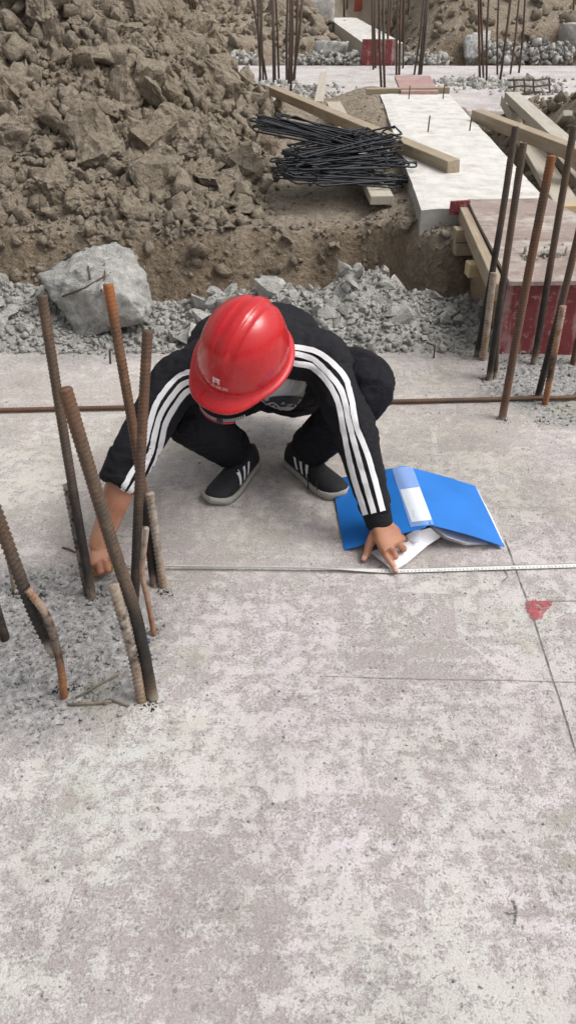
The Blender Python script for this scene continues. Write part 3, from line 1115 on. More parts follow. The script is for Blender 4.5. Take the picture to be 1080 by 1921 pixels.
timber('timber_post', gz(512, 170, 0.34), gz(850, 313, 0.335), 0.085, 0.075, M['wood'], roll=0.1,
       label='long brown timber leaning over the stirrup pile onto the white beam', cat='timber')
a, b = gz(625, 196, 0.25), gz(716, 376, 0.215)
timber('plank', a, b, 0.135, 0.05, M['wood_g'], label='pale grey board on the soil under the stirrup pile', cat='timber')
a, b = gz(607, 140, 0.14), gz(597, 196, 0.20)
timber('plank', a, b, 0.09, 0.06, M['wood_g'], label='short pale stick standing off behind the long brown timber', cat='timber')
timber('timber_post', gz(893, 216, 0.33), gz(1100, 296, 0.30), 0.09, 0.085, M['wood'], roll=0.05,
       label='brown timber crossing from the white beam to the right picture edge', cat='timber')
timber('timber_post', gz(958, 180, 0.24), gz(1120, 330, 0.21), 0.14, 0.075, M['wood_g'], roll=0.0,
       label='wide tan timber slanting down under the brown crossing timber at right', cat='timber')
timber('plank', gz(986, 262, 0.10), gz(1110, 470, 0.10), 0.16, 0.05, M['wood_g'],
       label='pale board leading down to the right behind the near rebars', cat='timber')
timber('plank', gz(1020, 262, 0.06), gz(1120, 380, 0.06), 0.09, 0.06, M['wood_g'],
       label='narrow pale board beside the wider one at the right picture edge', cat='timber')
timber('round_offcut', gz(948, 188, 0.12), gz(968, 222, 0.11), 0.11, 0.10, M['wood_g'],
       label='stubby grey timber offcut lying at the upper end of the tan timber', cat='timber')
timber('plank', gz(1036, 248, 0.14), gz(1064, 212, 0.34), 0.075, 0.045, M['wood_g'],
       label='short pinkish board end sticking out of the soil at the right', cat='timber')
timber('plank', gz(962, 224, 0.05), gz(992, 276, 0.05), 0.10, 0.05, M['wood_g'],
       label='thin pale board lying lengthwise under the brown crossing timber', cat='timber')

# nails and wire pins on the white beam and slab
for (px, py, h, lean, lab) in ((802, 247, 0.11, 0.0, 'thin wire pin standing on the white beam, nearer the middle of it'),
                               (880, 245, 0.11, 0.0, 'thin wire pin standing on the white beam near its right edge'),
                               (766, 186, 0.11, 0.0, 'thin wire pin on the beam in front of the reddish plywood, left one'),
                               (830, 186, 0.12, 0.0, 'thin wire pin on the beam in front of the reddish plywood, right one')):
    p = gz(px, py, BZ)
    V, F = tube([p - Vector((0, 0, 0.01)), p + Vector((0.002, 0, h * 0.6)), p + Vector((0.004, 0, h))], 0.006, 6)
    mk('wire_pin', V, F, M['wire'], label=lab, cat='wire', group='wire pins standing on the white beam')
for pts, lab in (([(813, 672), (815, 648)], 'bent wire pin standing on the slab left of the right-hand rebars'),
                 ([(207, 682), (206, 656)], 'short nail pin standing on the slab behind the left-hand rebars')):
    p = gz(*pts[0])
    q = gy(*pts[1], p.y)
    extra = [q + Vector((-0.035, 0.0, 0.012))] if pts[0][0] > 500 else [q + Vector((0.012, 0, -0.004))]
    V, F = tube([p - Vector((0, 0, 0.01)), q] + extra, 0.0042, 6)
    mk('wire_pin', V, F, M['wire'], label=lab, cat='wire')

# ------------------------------------------------------------------ rebars
def ribbed(pts, Rr, sp=0.0095, seg=12, rib=0.13, burn=None, cement=None, ds=None, smooth_path=True, tip=0.0, crust=0.9):
    P = catmull(pts, 10) if (len(pts) > 2 and smooth_path) else np.array([tuple(p) for p in pts], float)
    L = float(np.sum(np.linalg.norm(np.diff(P, axis=0), axis=1)))
    ds = ds or sp / 4
    n = max(4, int(L / ds))
    P = resample(P, n)
    T, N, B = frames(P)
    s = np.linspace(0, L, n)
    th = np.arange(seg) * 2 * math.pi / seg
    S, TH = np.meshgrid(s, th, indexing='ij')
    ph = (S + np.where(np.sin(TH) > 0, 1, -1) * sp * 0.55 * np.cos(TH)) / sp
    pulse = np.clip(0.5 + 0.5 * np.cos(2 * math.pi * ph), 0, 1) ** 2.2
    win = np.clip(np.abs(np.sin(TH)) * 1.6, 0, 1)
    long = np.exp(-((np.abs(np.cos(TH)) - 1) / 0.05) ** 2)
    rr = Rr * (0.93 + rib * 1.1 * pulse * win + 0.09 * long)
    rr = rr * (1 + 0.02 * fb2(S * 40, TH, 1.0, 2))
    V = (P[:, None, :] + rr[:, :, None] * (N[:, None, :] * np.cos(th)[None, :, None] + B[:, None, :] * np.sin(th)[None, :, None])).reshape(-1, 3)
    i, j = np.meshgrid(np.arange(n - 1), np.arange(seg), indexing='ij')
    a = (i * seg + j).ravel()
    b = (i * seg + (j + 1) % seg).ravel()
    F = np.stack([a, b, b + seg, a + seg], 1).tolist()
    F.append(list(range(seg))[::-1])
    F.append([(n - 1) * seg + q for q in range(seg)])
    sf = np.repeat(s / L, seg)
    bu = np.zeros(n * seg)
    if burn:
        c, w = burn
        bu = np.clip(1.6 - ((sf - c) / w) ** 2, 0, 1) * np.clip(0.9 + 0.8 * fb2(sf * 25, np.tile(th, n), 1.0, 3), 0, 1)
    ce = np.zeros(n * seg)
    if cement:
        c0, c1_ = cement
        ce = np.clip((sf - c0) / max(c1_ - c0, 1e-3), 0, 1) if c1_ > c0 else np.clip((c0 - sf) / (c0 - c1_), 0, 1)
    ce = np.maximum(ce, crust * np.clip((0.11 - sf) / 0.05, 0, 1))
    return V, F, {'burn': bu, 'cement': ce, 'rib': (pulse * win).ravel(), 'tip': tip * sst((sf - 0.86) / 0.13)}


def rebar(base_px, top_px, Rr, mat, label, group, mids=(), lean=0.0, burn=None, cement=None, stub=None, top_y=None, z0=-0.03, cat='rebar', tip=0.0):
    b0 = gz(*base_px)
    yt = b0.y + lean
    pts = [b0]
    full = base_px[1] - top_px[1]
    for m in mids:
        pts.append(gy(m[0], m[1], b0.y + lean * (base_px[1] - m[1]) / full))
    pts.append(gy(*top_px, yt))
    d = (pts[0] - pts[1]).normalized()
    pts = [pts[0] + d * 0.05] + pts
    V, F, at = ribbed(pts, Rr, burn=burn, cement=cement, tip=tip)
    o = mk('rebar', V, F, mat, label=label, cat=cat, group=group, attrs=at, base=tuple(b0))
    if stub:
        sb = gz(*stub['base'])
        sb.y = b0.y - 0.001 + stub.get('dy', 0)
        sb = gy(*stub['base'], sb.y)
        sp = [sb]
        for m in stub.get('mids', ()):
            sp.append(gy(m[0], m[1], sb.y + stub.get('lean', lean * 0.5) * 0.5))
        sp.append(gy(*stub['top'], sb.y + stub.get('lean', lean * 0.5)))
        d = (sp[0] - sp[1]).normalized()
        sp = [sp[0] + d * stub.get('ext', 0.05)] + sp
        V, F, at = ribbed(sp, stub.get('r', Rr), sp=0.0125, rib=0.30, burn=stub.get('burn'), cement=stub.get('cement', (0, 1)))
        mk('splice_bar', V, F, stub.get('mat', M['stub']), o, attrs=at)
    return o


GL, GRt = 'rebars rising from the near left column base', 'rebars rising from the right-hand column base'
RB = 0.0118
rebar((173, 1121), (79, 554), RB * 0.95, M['dark_steel'], 'dark rebar with pale tip, leftmost of the tall ones near the hand', GL, mids=[(131, 880)], lean=0.10,
      burn=(0.30, 0.16), stub=dict(base=(164, 1112), top=(125, 909), r=0.0085, mat=M['dark_steel'], burn=(0.55, 0.4), dy=0.012, lean=0.03))
rebar((290, 1098), (203, 533), RB, M['rust'], 'tallest rebar with rusty orange tip in front of the left sleeve', GL, mids=[(262, 880)], lean=0.14, tip=1.0,
      burn=(0.24, 0.14), stub=dict(base=(306, 1100), top=(281, 925), r=0.0092, cement=(0, 0.6), burn=(0.72, 0.2), dy=-0.005, lean=0.02))
rebar((252, 1136), (277, 620), RB, M['rust'], 'rust-brown rebar crossing the orange-tipped one, grey cut top', GL, mids=[(262, 900)], lean=0.12,
      burn=(0.27, 0.2))
rebar((286, 1309), (122, 729), 0.0130, M['dark_steel'], 'thick near rebar with brown cut top leaning left, welded to a ribbed stub', GL, mids=[(256, 1160), (209, 1015)], lean=0.06, tip=0.22,
      burn=(0.27, 0.13), stub=dict(base=(266, 1314), mids=[(246, 1215)], top=(212, 1097), r=0.0105, mat=M['stub'], burn=(0.62, 0.2), cement=(0.1, 0.6), dy=-0.006, lean=0.012))
rebar((289, 1188), (275, 990), 0.0066, M['orange_rust'], 'short bent brown rebar stub between the tall left bars', GL, mids=[(276, 1120), (267, 1072)], lean=0.02, cement=(0, 1))
rebar((121, 1309), (53, 1106), 0.0085, M['orange_rust'], 'bent orange rusty rebar stub nearest the left picture edge', GL, mids=[(112, 1240), (90, 1160)], lean=0.02, cement=(0.3, 1.1), burn=(0.62, 0.2),
      stub=dict(ext=0.004, base=(103, 1226), mids=[(78, 1180), (46, 1105)], top=(-30, 900), r=0.0118, mat=M['dark_steel'], burn=(0.22, 0.24), cement=(1.5, 2.0), dy=0.016, lean=0.03))
rebar((30, 1106), (-26, 890), 0.0085, M['stub'], 'speckled rebar at the left picture edge behind the bent stub', GL, mids=[(16, 1040)], lean=0.02, cement=(0, 0.5))
rebar((10, 1196), (-16, 1110), 0.0110, M['dark_steel'], 'dark rebar foot cut by the left picture edge', GL, lean=0.01, burn=(0.3, 0.4))

rebar((893, 670), (966, 237), 0.0125, M['dark_steel'], 'tall dark rebar, leftmost at the right-hand column', GRt, mids=[(935, 440)], lean=0.03,
      burn=(0.3, 0.3), stub=dict(base=(905, 676), top=(925, 512), r=0.0125, mat=M['stub'], cement=(0, 0.5), dy=-0.03, lean=0.0))
rebar((916, 712), (981, 268), 0.0130, M['dark_steel'], 'second dark rebar from the left at the right-hand column', GRt, mids=[(950, 480)], lean=0.03, burn=(0.3, 0.2),
      stub=dict(base=(929, 690), top=(940, 527), r=0.0085, mat=M['dark_steel'], dy=0.02, lean=0.0, cement=(0.7, 1.2)))
rebar((941, 784), (1034, 292), 0.0138, M['rust'], 'rust-orange rebar with pale cut top, nearest of the right-hand bars', GRt, mids=[(985, 540)], lean=0.02, cement=(0.12, 0.0), tip=0.7)
rebar((1000, 682), (1076, 236), 0.0130, M['dark_steel'], 'tall grey-brown rebar in front of the red end panel', GRt, mids=[(1036, 470)], lean=0.03, burn=(0.3, 0.16))
rebar((1007, 746), (1098, 380), 0.0125, M['dark_steel'], 'rebar running out at the right edge above the orange stub', GRt, mids=[(1050, 578)], lean=0.02, burn=(0.2, 0.25),
      stub=dict(base=(1015, 790), top=(1055, 574), r=0.0105, mat=M['orange_rust'], cement=(0.55, 1.0), burn=(0.55, 0.1), dy=-0.05, lean=0.0))
rebar((1073, 682), (1102, 560), 0.0125, M['rust'], 'rebar foot at the right picture edge beside the red panel', GRt, lean=0.01)

# long bar lying across the slab behind the man
A, B = gz(-60, 770.5, 0.011), gz(1140, 744, 0.011)
V, F, at = ribbed([A, (A + B) / 2 + Vector((0, 0, -0.001)), B], 0.0085, sp=0.012, seg=8, rib=0.1, crust=0)
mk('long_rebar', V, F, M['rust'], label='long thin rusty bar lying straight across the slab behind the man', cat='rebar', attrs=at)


def far_bars(spec, group, label, r, y_lean=0.0, mats=('dark_steel', 'rust')):
    for k, (bx, by, tx, ty) in enumerate(spec):
        b0 = gz(bx, by)
        t = gy(tx, ty, b0.y + y_lean)
        ext = (t - b0).normalized()
        mid = (b0 + t) / 2 + Vector((random.uniform(-.02, .02), 0, 0))
        V, F = tube([b0 - ext * 0.05, mid, t + ext * random.uniform(0.05, 0.25)], r * random.uniform(0.85, 1.1), 7)
        n = len(V)
        mk('rebar', V, F, M[random.choice(mats)], label=label, cat='rebar', group=group, attrs={'burn': np.zeros(n), 'cement': np.zeros(n)}, base=tuple(b0))


far_bars([(487, 153, 487, -25), (494, 150, 492, -30), (500, 150, 472, -8), (489, 148, 484, -20)],
         'far rebars, left bunch', 'thin dark upright rebar in the left bunch behind the spoil heap', 0.0165)
far_bars([(513, 158, 511, 2), (516, 150, 512, -20), (523, 149, 517, -12)],
         'far rebars, middle bunch', 'thin dark upright rebar in the small middle bunch on the far slab', 0.0165)
far_bars([(541, 164, 545, -10), (545, 172, 548, -25), (538, 158, 541, -25), (549, 152, 566, 5), (552, 150, 558, -20)],
         'far rebars, right bunch', 'thin dark upright rebar in the fanned bunch behind the long brown timber', 0.0165)
far_bars([(700, 131, 698, -25), (704, 128, 704, -25), (715, 163, 712, 16), (721, 164, 719, 16), (722, 112, 735, -25), (727, 118, 730, -15), (743, 140, 745, 22), (748, 140, 752, -20),
          (751, 110, 756, -30), (755, 128, 758, -30), (760, 98, 770, -30), (776, 140, 793, 12), (785, 140, 799, 10), (789, 140, 801, 10)],
         'far rebars behind the white beam', 'dark upright rebar in the tall cluster behind the white beam\'s end', 0.0165)
far_bars([(899, 146, 897, -25), (906, 146, 901, -25), (912, 152, 917, -20), (932, 140, 936, -25), (937, 152, 958, -10), (956, 139, 972, 0), (972, 137, 984, -10)],
         'far rebars at upper right', 'dark upright rebar in the spread-out cluster on the far slab at upper right', 0.0165)
far_bars([(1066, 110, 1076, -10), (1074, 112, 1084, 0)], 'far rebars at the right edge', 'rebar at the top right picture edge', 0.0165)
far_bars([(359, 60, 354, -22), (368, 66, 363, -25), (376, 66, 370, -25)], 'far rebars behind the heap', 'thin rebar rising behind the crest of the spoil heap', 0.0165)
far_bars([(645, 35, 644, -15), (650, 30, 652, -15), (672, 22, 672, -10)], 'rebars of the most distant column', 'tiny rebar far away at the top edge, beside the orange-red panel', 0.03)

# ------------------------------------------------------------------ rocks, clods, rubble
def ico(sub):
    bm = bmesh.new()
    bmesh.ops.create_icosphere(bm, subdivisions=sub, radius=1)
    V = np.array([v.co[:] for v in bm.verts])
    F = np.array([[v.index for v in f.verts] for f in bm.faces])
    bm.free()
    return V, F


ICO = {k: ico(k) for k in (1, 2, 3, 4, 5)}


def rock(seed, sub=3, planes=9, rough=0.16, fine=0.05, dmin=0.5, dmax=0.9, sc=2.0):
    r_ = np.random.RandomState(seed)
    V, F = ICO[sub]
    r = np.full(len(V), 1.0)
    for k in range(planes):
        q = r_.normal(size=3)
        q /= np.linalg.norm(q)
        d = r_.uniform(dmin, dmax)
        c = V @ q
        r = np.where(c > 1e-3, np.minimum(r, d / np.maximum(c, 1e-3)), r)
    off = r_.uniform(0, 60, 3)
    P = V * r[:, None]
    r = r * (1 + rough * fbm(P * sc + off, 3) + fine * fbm(P * 7 + off, 3))
    if sub >= 3:
        r = r * (1 + 0.5 * fine * np.abs(fbm(P * 15 + off, 2)))
    P = V * r[:, None] * r_.uniform(0.75, 1.2, 3)
    return P, F


def hullrock(seed, npts=14, cuts=3, rough=0.1, fine=0.05, asp=(0.7, 1.15), box_=False, pts=None):
    """angular broken lump: convex hull of random points, cut finer and roughened"""
    r_ = np.random.RandomState(seed)
    P = r_.normal(size=(npts, 3))
    P /= np.linalg.norm(P, axis=1)[:, None]
    if box_:
        P = np.sign(P) * np.abs(P) ** 0.45
        P /= np.abs(P).max()
    P *= r_.uniform(0.78, 1.0, (npts, 1))
    P *= r_.uniform(asp[0], asp[1], 3)
    if pts is not None:
        P = np.array(pts)
    bm = bmesh.new()
    vs_ = [bm.verts.new(p) for p in P]
    res = bmesh.ops.convex_hull(bm, input=vs_)
    dead = [v for v in bm.verts if not v.link_faces]
    for v in dead:
        bm.verts.remove(v)
    if cuts:
        bmesh.ops.subdivide_edges(bm, edges=list(bm.edges), cuts=cuts, use_grid_fill=True)
    bmesh.ops.triangulate(bm, faces=list(bm.faces))
    bm.verts.index_update()
    bm.normal_update()
    V = np.array([v.co[:] for v in bm.verts])
    N = np.array([v.normal[:] for v in bm.verts])
    F = np.array([[v.index for v in f.verts] for f in bm.faces])
    bm.free()
    if cuts:
        off = r_.uniform(0, 60, 3)
        d = rough * fbm(V * 1.8 + off, 3) + fine * fbm(V * 6 + off, 3) - 0.5 * fine * np.abs(fbm(V * 11 + off, 2))
        V = V + N * d[:, None]
    return V, F


def rotm(r_):
    q = r_.normal(size=4)
    q /= np.linalg.norm(q)
    w, x, y, z = q
    return np.array([[1 - 2 * (y * y + z * z), 2 * (x * y - z * w), 2 * (x * z + y * w)], [2 * (x * y + z * w), 1 - 2 * (x * x + z * z), 2 * (y * z - x * w)], [2 * (x * z - y * w), 2 * (y * z + x * w), 1 - 2 * (x * x + y * y)]])


def scatter_mesh(name, pos, size, variants, mat, label, cat, kind='stuff', seed=1, squash=1.0, parent=None, smooth=False):
    r_ = np.random.RandomState(seed)
    Vs, Fs, off = [], [], 0
    for p, s in zip(pos, size):
        V, F = variants[r_.randint(len(variants))]
        W = (V * s) @ rotm(r_).T
        W[:, 2] *= squash
        Vs.append(W + p)
        Fs.append(F + off)
        off += len(V)
    return mk(name, np.concatenate(Vs), np.concatenate(Fs), mat, parent, smooth=smooth, label=label, cat=cat if parent is None else None, kind=kind, base=(0, 0, 0) if parent is None else None)


def individuals(name, pos, size, meshes, label, cat, group, seed=1, flat=(0.7, 1.0)):
    lab_f = label if callable(label) else (lambda p, s: label)
    r_ = np.random.RandomState(seed)
    for p, s in zip(pos, size):
        me = meshes[r_.randint(len(meshes))]
        o = bpy.data.objects.new(name, me)
        COL.objects.link(o)
        o.location = tuple(p)
        q = rotm(r_)
        M3 = Matrix([list(row) for row in q])
        o.rotation_euler = M3.to_euler()
        f = r_.uniform(*flat)
        o.scale = (s, s * r_.uniform(0.85, 1.1), s * f)
        props(o, lab_f(p, s), cat, group)


def rock_meshes(n, seed, mat, nm, sharp=32, **kw):
    out = []
    for k in range(n):
        V, F = hullrock(seed + k, **kw)
        me = mesh_np(nm, V, F)
        me.polygons.foreach_set('use_smooth', np.ones(len(me.polygons), bool))
        me.set_sharp_from_angle(angle=R(sharp))
        me.materials.append(mat)
        out.append(me)
    return out


clod_meshes = rock_meshes(9, 100, M['clod'], 'soil_clod', 32, npts=18, cuts=7, rough=0.13, fine=0.14)
clod_meshes += rock_meshes(9, 140, M['clod'], 'soil_clod', 31, npts=15, cuts=7, rough=0.12, fine=0.13, box_=True)
clod_small = [hullrock(200 + k, 11, 1, 0.12, 0.12) for k in range(10)]
clod_tiny = [hullrock(230 + k, 8, 0) for k in range(8)]
chunk_meshes = rock_meshes(14, 300, M['rubble'], 'rubble_chunk', 24, npts=11, cuts=3, rough=0.07, fine=0.08, asp=(0.5, 1.2))
chunk_small = [hullrock(400 + k, 9, 0, asp=(0.5, 1.2)) for k in range(12)]
chunk_tiny = [hullrock(430 + k, 7, 0, asp=(0.5, 1.2)) for k in range(8)]


def heap_w(x, y):
    side = sst((-0.0 - x + 0.02 * (y - 6)) / 0.55)
    return side * sst((y - 4.35) / 0.3) * (1 - sst((y - 9.6) / 0.7))


def sample(n, x0, x1, y0, y1, wf, r_):
    out = []
    while len(out) < n:
        x, y = r_.uniform(x0, x1, 4000), r_.uniform(y0, y1, 4000)
        keep = r_.uniform(0, 1, 4000) < wf(x, y)
        out += list(zip(x[keep], y[keep]))
    P = np.array(out[:n])
    return P


r1 = np.random.RandomState(11)


def in_view(x, y):
    d = y * math.cos(PITCH) + 1.0 * math.sin(PITCH)
    return (np.abs(x) < d * 0.43 + 0.45).astype(float)


def clod_label(p, s):
    x, y = p[0], p[1]
    size = 'large blocky' if s > 0.15 else ('fist-sized' if s < 0.085 else 'rough')
    if y < 5.0:
        where = 'at the foot of the spoil heap above the cut bank'
    elif x > -0.55:
        where = 'on the right flank of the spoil heap towards the stirrups'
    elif y > 7.3:
        where = 'near the crest of the spoil heap'
    else:
        where = 'on the middle of the spoil heap'
    return '%s brown soil clod %s' % (size, where)


def chunk_label(p, s):
    x = p[0]
    size = 'large angular' if s > 0.055 else ('small' if s < 0.03 else 'angular')
    if x < -0.98:
        where = 'left of the big concrete block'
    elif x < -0.2:
        where = 'between the big concrete block and the helmet'
    elif x < 0.62:
        where = 'in the heap right of the helmet'
    else:
        where = 'near the right-hand rebars'
    return '%s grey concrete chunk in the rubble %s' % (size, where)


# large clods of the heap: each its own thing
P = sample(292, -2.9, 0.3, 4.4, 9.6, lambda x, y: heap_w(x, y) * (np.abs(x) < y * 0.335 + 0.45) * np.clip(1.2 - 0.1 * (y - 4), 0.3, 1), r1)
S = np.clip(r1.lognormal(-2.2, 0.52, len(P)), 0.06, 0.20)
S = S * np.where(P[:, 1] < 4.9, 0.6, 1.0) * np.where(P[:, 0] > -0.6, 0.75, 1.0)
Z = ground_h(P[:, 0], P[:, 1]) + S * 0.32
individuals('soil_clod', np.c_[P, Z], S, clod_meshes, clod_label, 'soil clod', 'soil clods on the spoil heap', 5)
big = [((-0.29, 5.55), 0.15), ((-1.72, 5.15), 0.18), ((-1.25, 5.3), 0.21), ((-0.95, 6.1), 0.18), ((-1.6, 6.3), 0.2), ((-0.55, 6.9), 0.2), ((-1.9, 5.6), 0.2), ((-0.2, 6.5), 0.15)]
individuals('soil_clod', [(x, y, gh(x, y) + s * 0.4) for (x, y), s in big], [s for _, s in big], clod_meshes, clod_label, 'soil clod', 'soil clods on the spoil heap', 6)
clod_mid = [hullrock(260 + k, 12, 2, 0.10, 0.12) for k in range(12)]
Pm = sample(900, -3.2, 0.2, 4.4, 9.6, lambda x, y: heap_w(x, y) * in_view(x, y), r1)
Sm = np.clip(r1.lognormal(-2.75, 0.4, len(Pm)), 0.035, 0.13)
Sm = Sm * np.where(Pm[:, 1] < 4.9, 0.6, 1.0)
scatter_mesh('soil_lumps', np.c_[Pm, ground_h(Pm[:, 0], Pm[:, 1]) + Sm * 0.45], Sm, clod_mid, M['clod'], 'middle-sized soil lumps heaped between the larger clods', 'soil', seed=44)
# crumbs of the heap, too many to count
P1 = sample(12000, -3.4, 0.35, 4.35, 9.6, lambda x, y: np.clip(heap_w(x, y), 0, 1) * in_view(x, y) * np.clip(1.3 - 0.14 * (y - 4), 0.25, 1), r1)
S1 = np.clip(r1.lognormal(-3.75, 0.6, len(P1)), 0.008, 0.09)
scatter_mesh('soil_crumbs', np.c_[P1, ground_h(P1[:, 0], P1[:, 1]) + S1 * 0.25], S1, clod_small, M['clod'], 'loose brown soil crumbs covering the spoil heap', 'soil', seed=3)
P1 = sample(4200, -2.6, 1.5, 4.3, 8.6, lambda x, y: in_view(x, y) * (0.15 + 0.85 * heap_w(x, y) + 0.5 * (y < 4.8)) * (y > bank_y(x) + 0.02), r1)
S1 = np.clip(r1.lognormal(-4.5, 0.45, len(P1)), 0.005, 0.03)
scatter_mesh('soil_grit', np.c_[P1, ground_h(P1[:, 0], P1[:, 1]) + S1 * 0.2], S1, clod_tiny, M['clod'], 'small soil grit on the trodden bench and bank', 'soil', seed=4)
# crumbs clinging to the cut bank
xb = r1.uniform(-1.9, 1.0, 420)
yb_ = bank_y(xb) + r1.uniform(0.06, 0.28, 420)
sb = np.clip(r1.lognormal(-4.3, 0.7, 420), 0.005, 0.06)
scatter_mesh('bank_crumbs', np.c_[xb, yb_, ground_h(xb, yb_) + sb * 0.1], sb, clod_small, M['clod'], 'soil lumps on the cut face of the bank', 'soil', seed=14)
# right-hand spoil and far banks
P2 = sample(700, 1.7, 3.6, 4.6, 9.4, lambda x, y: in_view(x, y), r1)
S2 = np.clip(r1.lognormal(-3.2, 0.55, len(P2)), 0.015, 0.16)
scatter_mesh('soil_crumbs', np.c_[P2, ground_h(P2[:, 0], P2[:, 1]) + S2 * 0.2], S2, clod_small, M['clod'], 'dark soil lumps right of the white beam', 'soil', seed=24)
P3 = sample(2600, -5.5, 8.5, 14.75, 21, lambda x, y: in_view(x, y) * np.where((x > 0.55) & (x < 1.9), 0.12, 1.0), r1)
S3 = np.clip(r1.lognormal(-2.7, 0.55, len(P3)), 0.02, 0.34)
scatter_mesh('far_soil_lumps', np.c_[P3, ground_h(P3[:, 0], P3[:, 1]) + S3 * 0.2], S3, clod_small, M['clod'], 'lumpy soil banks behind the far slab', 'soil', seed=34)

xq, yq = r1.uniform(0.6, 1.0, 200), r1.uniform(3.72, 4.2, 200)
sq_ = np.clip(r1.lognormal(-4.7, 0.6, 200), 0.004, 0.035)
scatter_mesh('slope_crumbs', np.c_[xq, yq, ground_h(xq, yq) + sq_ * 0.2], sq_, [hullrock(400 + k, 9, 0, asp=(0.5, 1.2)) for k in range(8)], mat_rubble('muddy_rubble', (0.22, 0.195, 0.16), (0.46, 0.42, 0.36)), 'muddy grey crumbs on the slope in front of the white beam end', 'rubble', seed=91)

# rubble bank along the slab edge
def rub_h(x, y):
    top = np.interp(x, [-2.2, -1.5, -1.05, -0.75, -0.45, -0.25, 0.0, 0.25, 0.45, 0.62, 0.8, 1.0, 1.6], [0.16, 0.15, 0.12, 0.05, 0.05, 0.10, 0.13, 0.10, 0.13, 0.09, 0.05, 0.05, 0.04])
    yc = 3.55
    prof = np.clip(1 - np.abs((y - yc) / np.where(y < yc, 0.50, 0.42)) ** 1.5, 0, 1)
    basez = np.where(y < SLAB_Y1, 0.0, -0.22 * sst((y - SLAB_Y1) / 0.55))
    z = basez - 0.02 + (top + 0.22 * sst((y - SLAB_Y1) / 0.55) * 0.9) * prof
    z = z + prof * (0.020 * fb2(x, y, 9, 3, 0.6, 13) + 0.012 * fb2(x, y, 30, 2, 0.5, 14))
    # heap of crushed concrete right of the helmet
    z = np.maximum(z, 0.155 - 1.35 * np.maximum(np.abs(x - 0.36) - 0.07, 0) ** 1.15 - 1.2 * np.abs(y - 3.60) ** 1.3 + 0.012 * fb2(x, y, 25, 3, 0.6, 15))
    return z


rx_, ry_ = np.linspace(-2.3, 1.7, 230), np.linspace(3.02, 4.05, 70)
RX, RY = np.meshgrid(rx_, ry_, indexing='xy')
RZ = rub_h(RX, RY)
edge = np.minimum(sst((RY - 3.02) / 0.05), sst((4.05 - RY) / 0.05))
RZ = RZ * edge + (-0.3) * (1 - edge)
mk('rubble_bed', np.stack([RX.ravel(), RY.ravel(), RZ.ravel()], 1), grid_faces(230, 70), M['rubble'], kind='stuff', label='crushed grey concrete rubble heaped along the slab edge', cat='rubble', base=(0, 0, 0))
r2 = np.random.RandomState(21)
P = sample(285, -1.75, 1.15, 3.10, 3.8, lambda x, y: np.clip(1.1 - np.abs(y - 3.4) * 1.2, 0.2, 1) * np.where((x > -1.05) & (x < -0.58), 0.12, 1.0), r2)
S = np.clip(r2.lognormal(-3.3, 0.42, len(P)), 0.018, 0.095)
individuals('rubble_chunk', np.c_[P, np.maximum(rub_h(P[:, 0], P[:, 1]), slab_h(P[:, 0], P[:, 1]) - 9 * (P[:, 1] > SLAB_Y1)) + S * 0.35], S, chunk_meshes, chunk_label, 'rubble', 'concrete chunks in the rubble bank', 8, (0.55, 0.95))
for px, py, y, s, lab in ((583, 0, 0, 0, 0),):
    pass
named = [((0.50, 3.28), 0.085, 'largest flat-faced grey chunk low in the rubble, right of the helmet'),
         ((0.17, 3.30), 0.07, 'pale slab-like rubble chunk beside the man\'s shoulder'),
         ((0.20, 3.19), 0.040, 'block-shaped pale chunk at the foot of the rubble'),
         ((0.30, 3.52), 0.05, 'tan tilted chunk on the crushed concrete heap'),
         ((-0.36, 3.66), 0.075, 'flat beige stone slab on top of the rubble, left of the helmet')]
for k, ((x, y), s, lab) in enumerate(named):
    individuals('rubble_chunk', [(x, y, float(rub_h(np.array([x]), np.array([y]))[0]) + s * 0.4)], [s], [chunk_meshes[k]], lab, 'rubble', None, 40 + k, (0.5, 0.7))
P4 = sample(9500, -2.1, 1.5, 3.02, 3.9, lambda x, y: np.clip(1.1 - np.abs(y - 3.42) * 1.3, 0.1, 1), r2)
S4 = np.clip(r2.lognormal(-4.75, 0.55, len(P4)), 0.003, 0.026)
scatter_mesh('rubble_gravel', np.c_[P4, np.maximum(rub_h(P4[:, 0], P4[:, 1]), np.where(P4[:, 1] < SLAB_Y1, slab_h(P4[:, 0], P4[:, 1]), -9)) + S4 * 0.4], S4, chunk_small, M['rubble'], 'small broken concrete between the larger chunks', 'gravel', seed=9)
# grit on the slab: round the column stubs, thinly elsewhere
def gritw(x, y):
    return np.clip(chip_mask(x, y) * 0.55 + 0.04, 0, 1)


P5 = sample(6500, -1.5, 1.5, 0.45, 3.05, lambda x, y: gritw(x, y) * (np.abs(x) < y * 0.45 + 0.42), r2)
cm_ = chip_mask(P5[:, 0], P5[:, 1])
S5 = np.clip(r2.lognormal(-6.2, 0.55, len(P5)) * (1 + 0.7 * cm_), 0.0008, np.where(cm_ > 0.4, 0.011, 0.004))
scatter_mesh('slab_grit', np.c_[P5, slab_h(P5[:, 0], P5[:, 1]) + S5 * 0.3], S5, chunk_tiny, mat_rubble('slab_grit_stone', (0.26, 0.255, 0.25), (0.62, 0.60, 0.58)), 'fine stone grit scattered over the slab and round the column stubs', 'grit', seed=10)
pebs = [((228, 1342), 0.010, 'small white pebble lying before the near left bars'), ((940, 285), 0, '')]
p = gz(228, 1342)
individuals('pebble', [(p.x, p.y, 0.006)], [0.012], [chunk_meshes[2]], 'small white pebble on the slab below the near left bars', 'pebble', None, 77)
p = gz(583, 338, 0.11)
individuals('stone', [(p.x, p.y, gh(p.x, p.y) + 0.03)], [0.055], [chunk_meshes[4]], 'small pale grey stone on the soil in front of the stirrup pile', 'stone', None, 78)
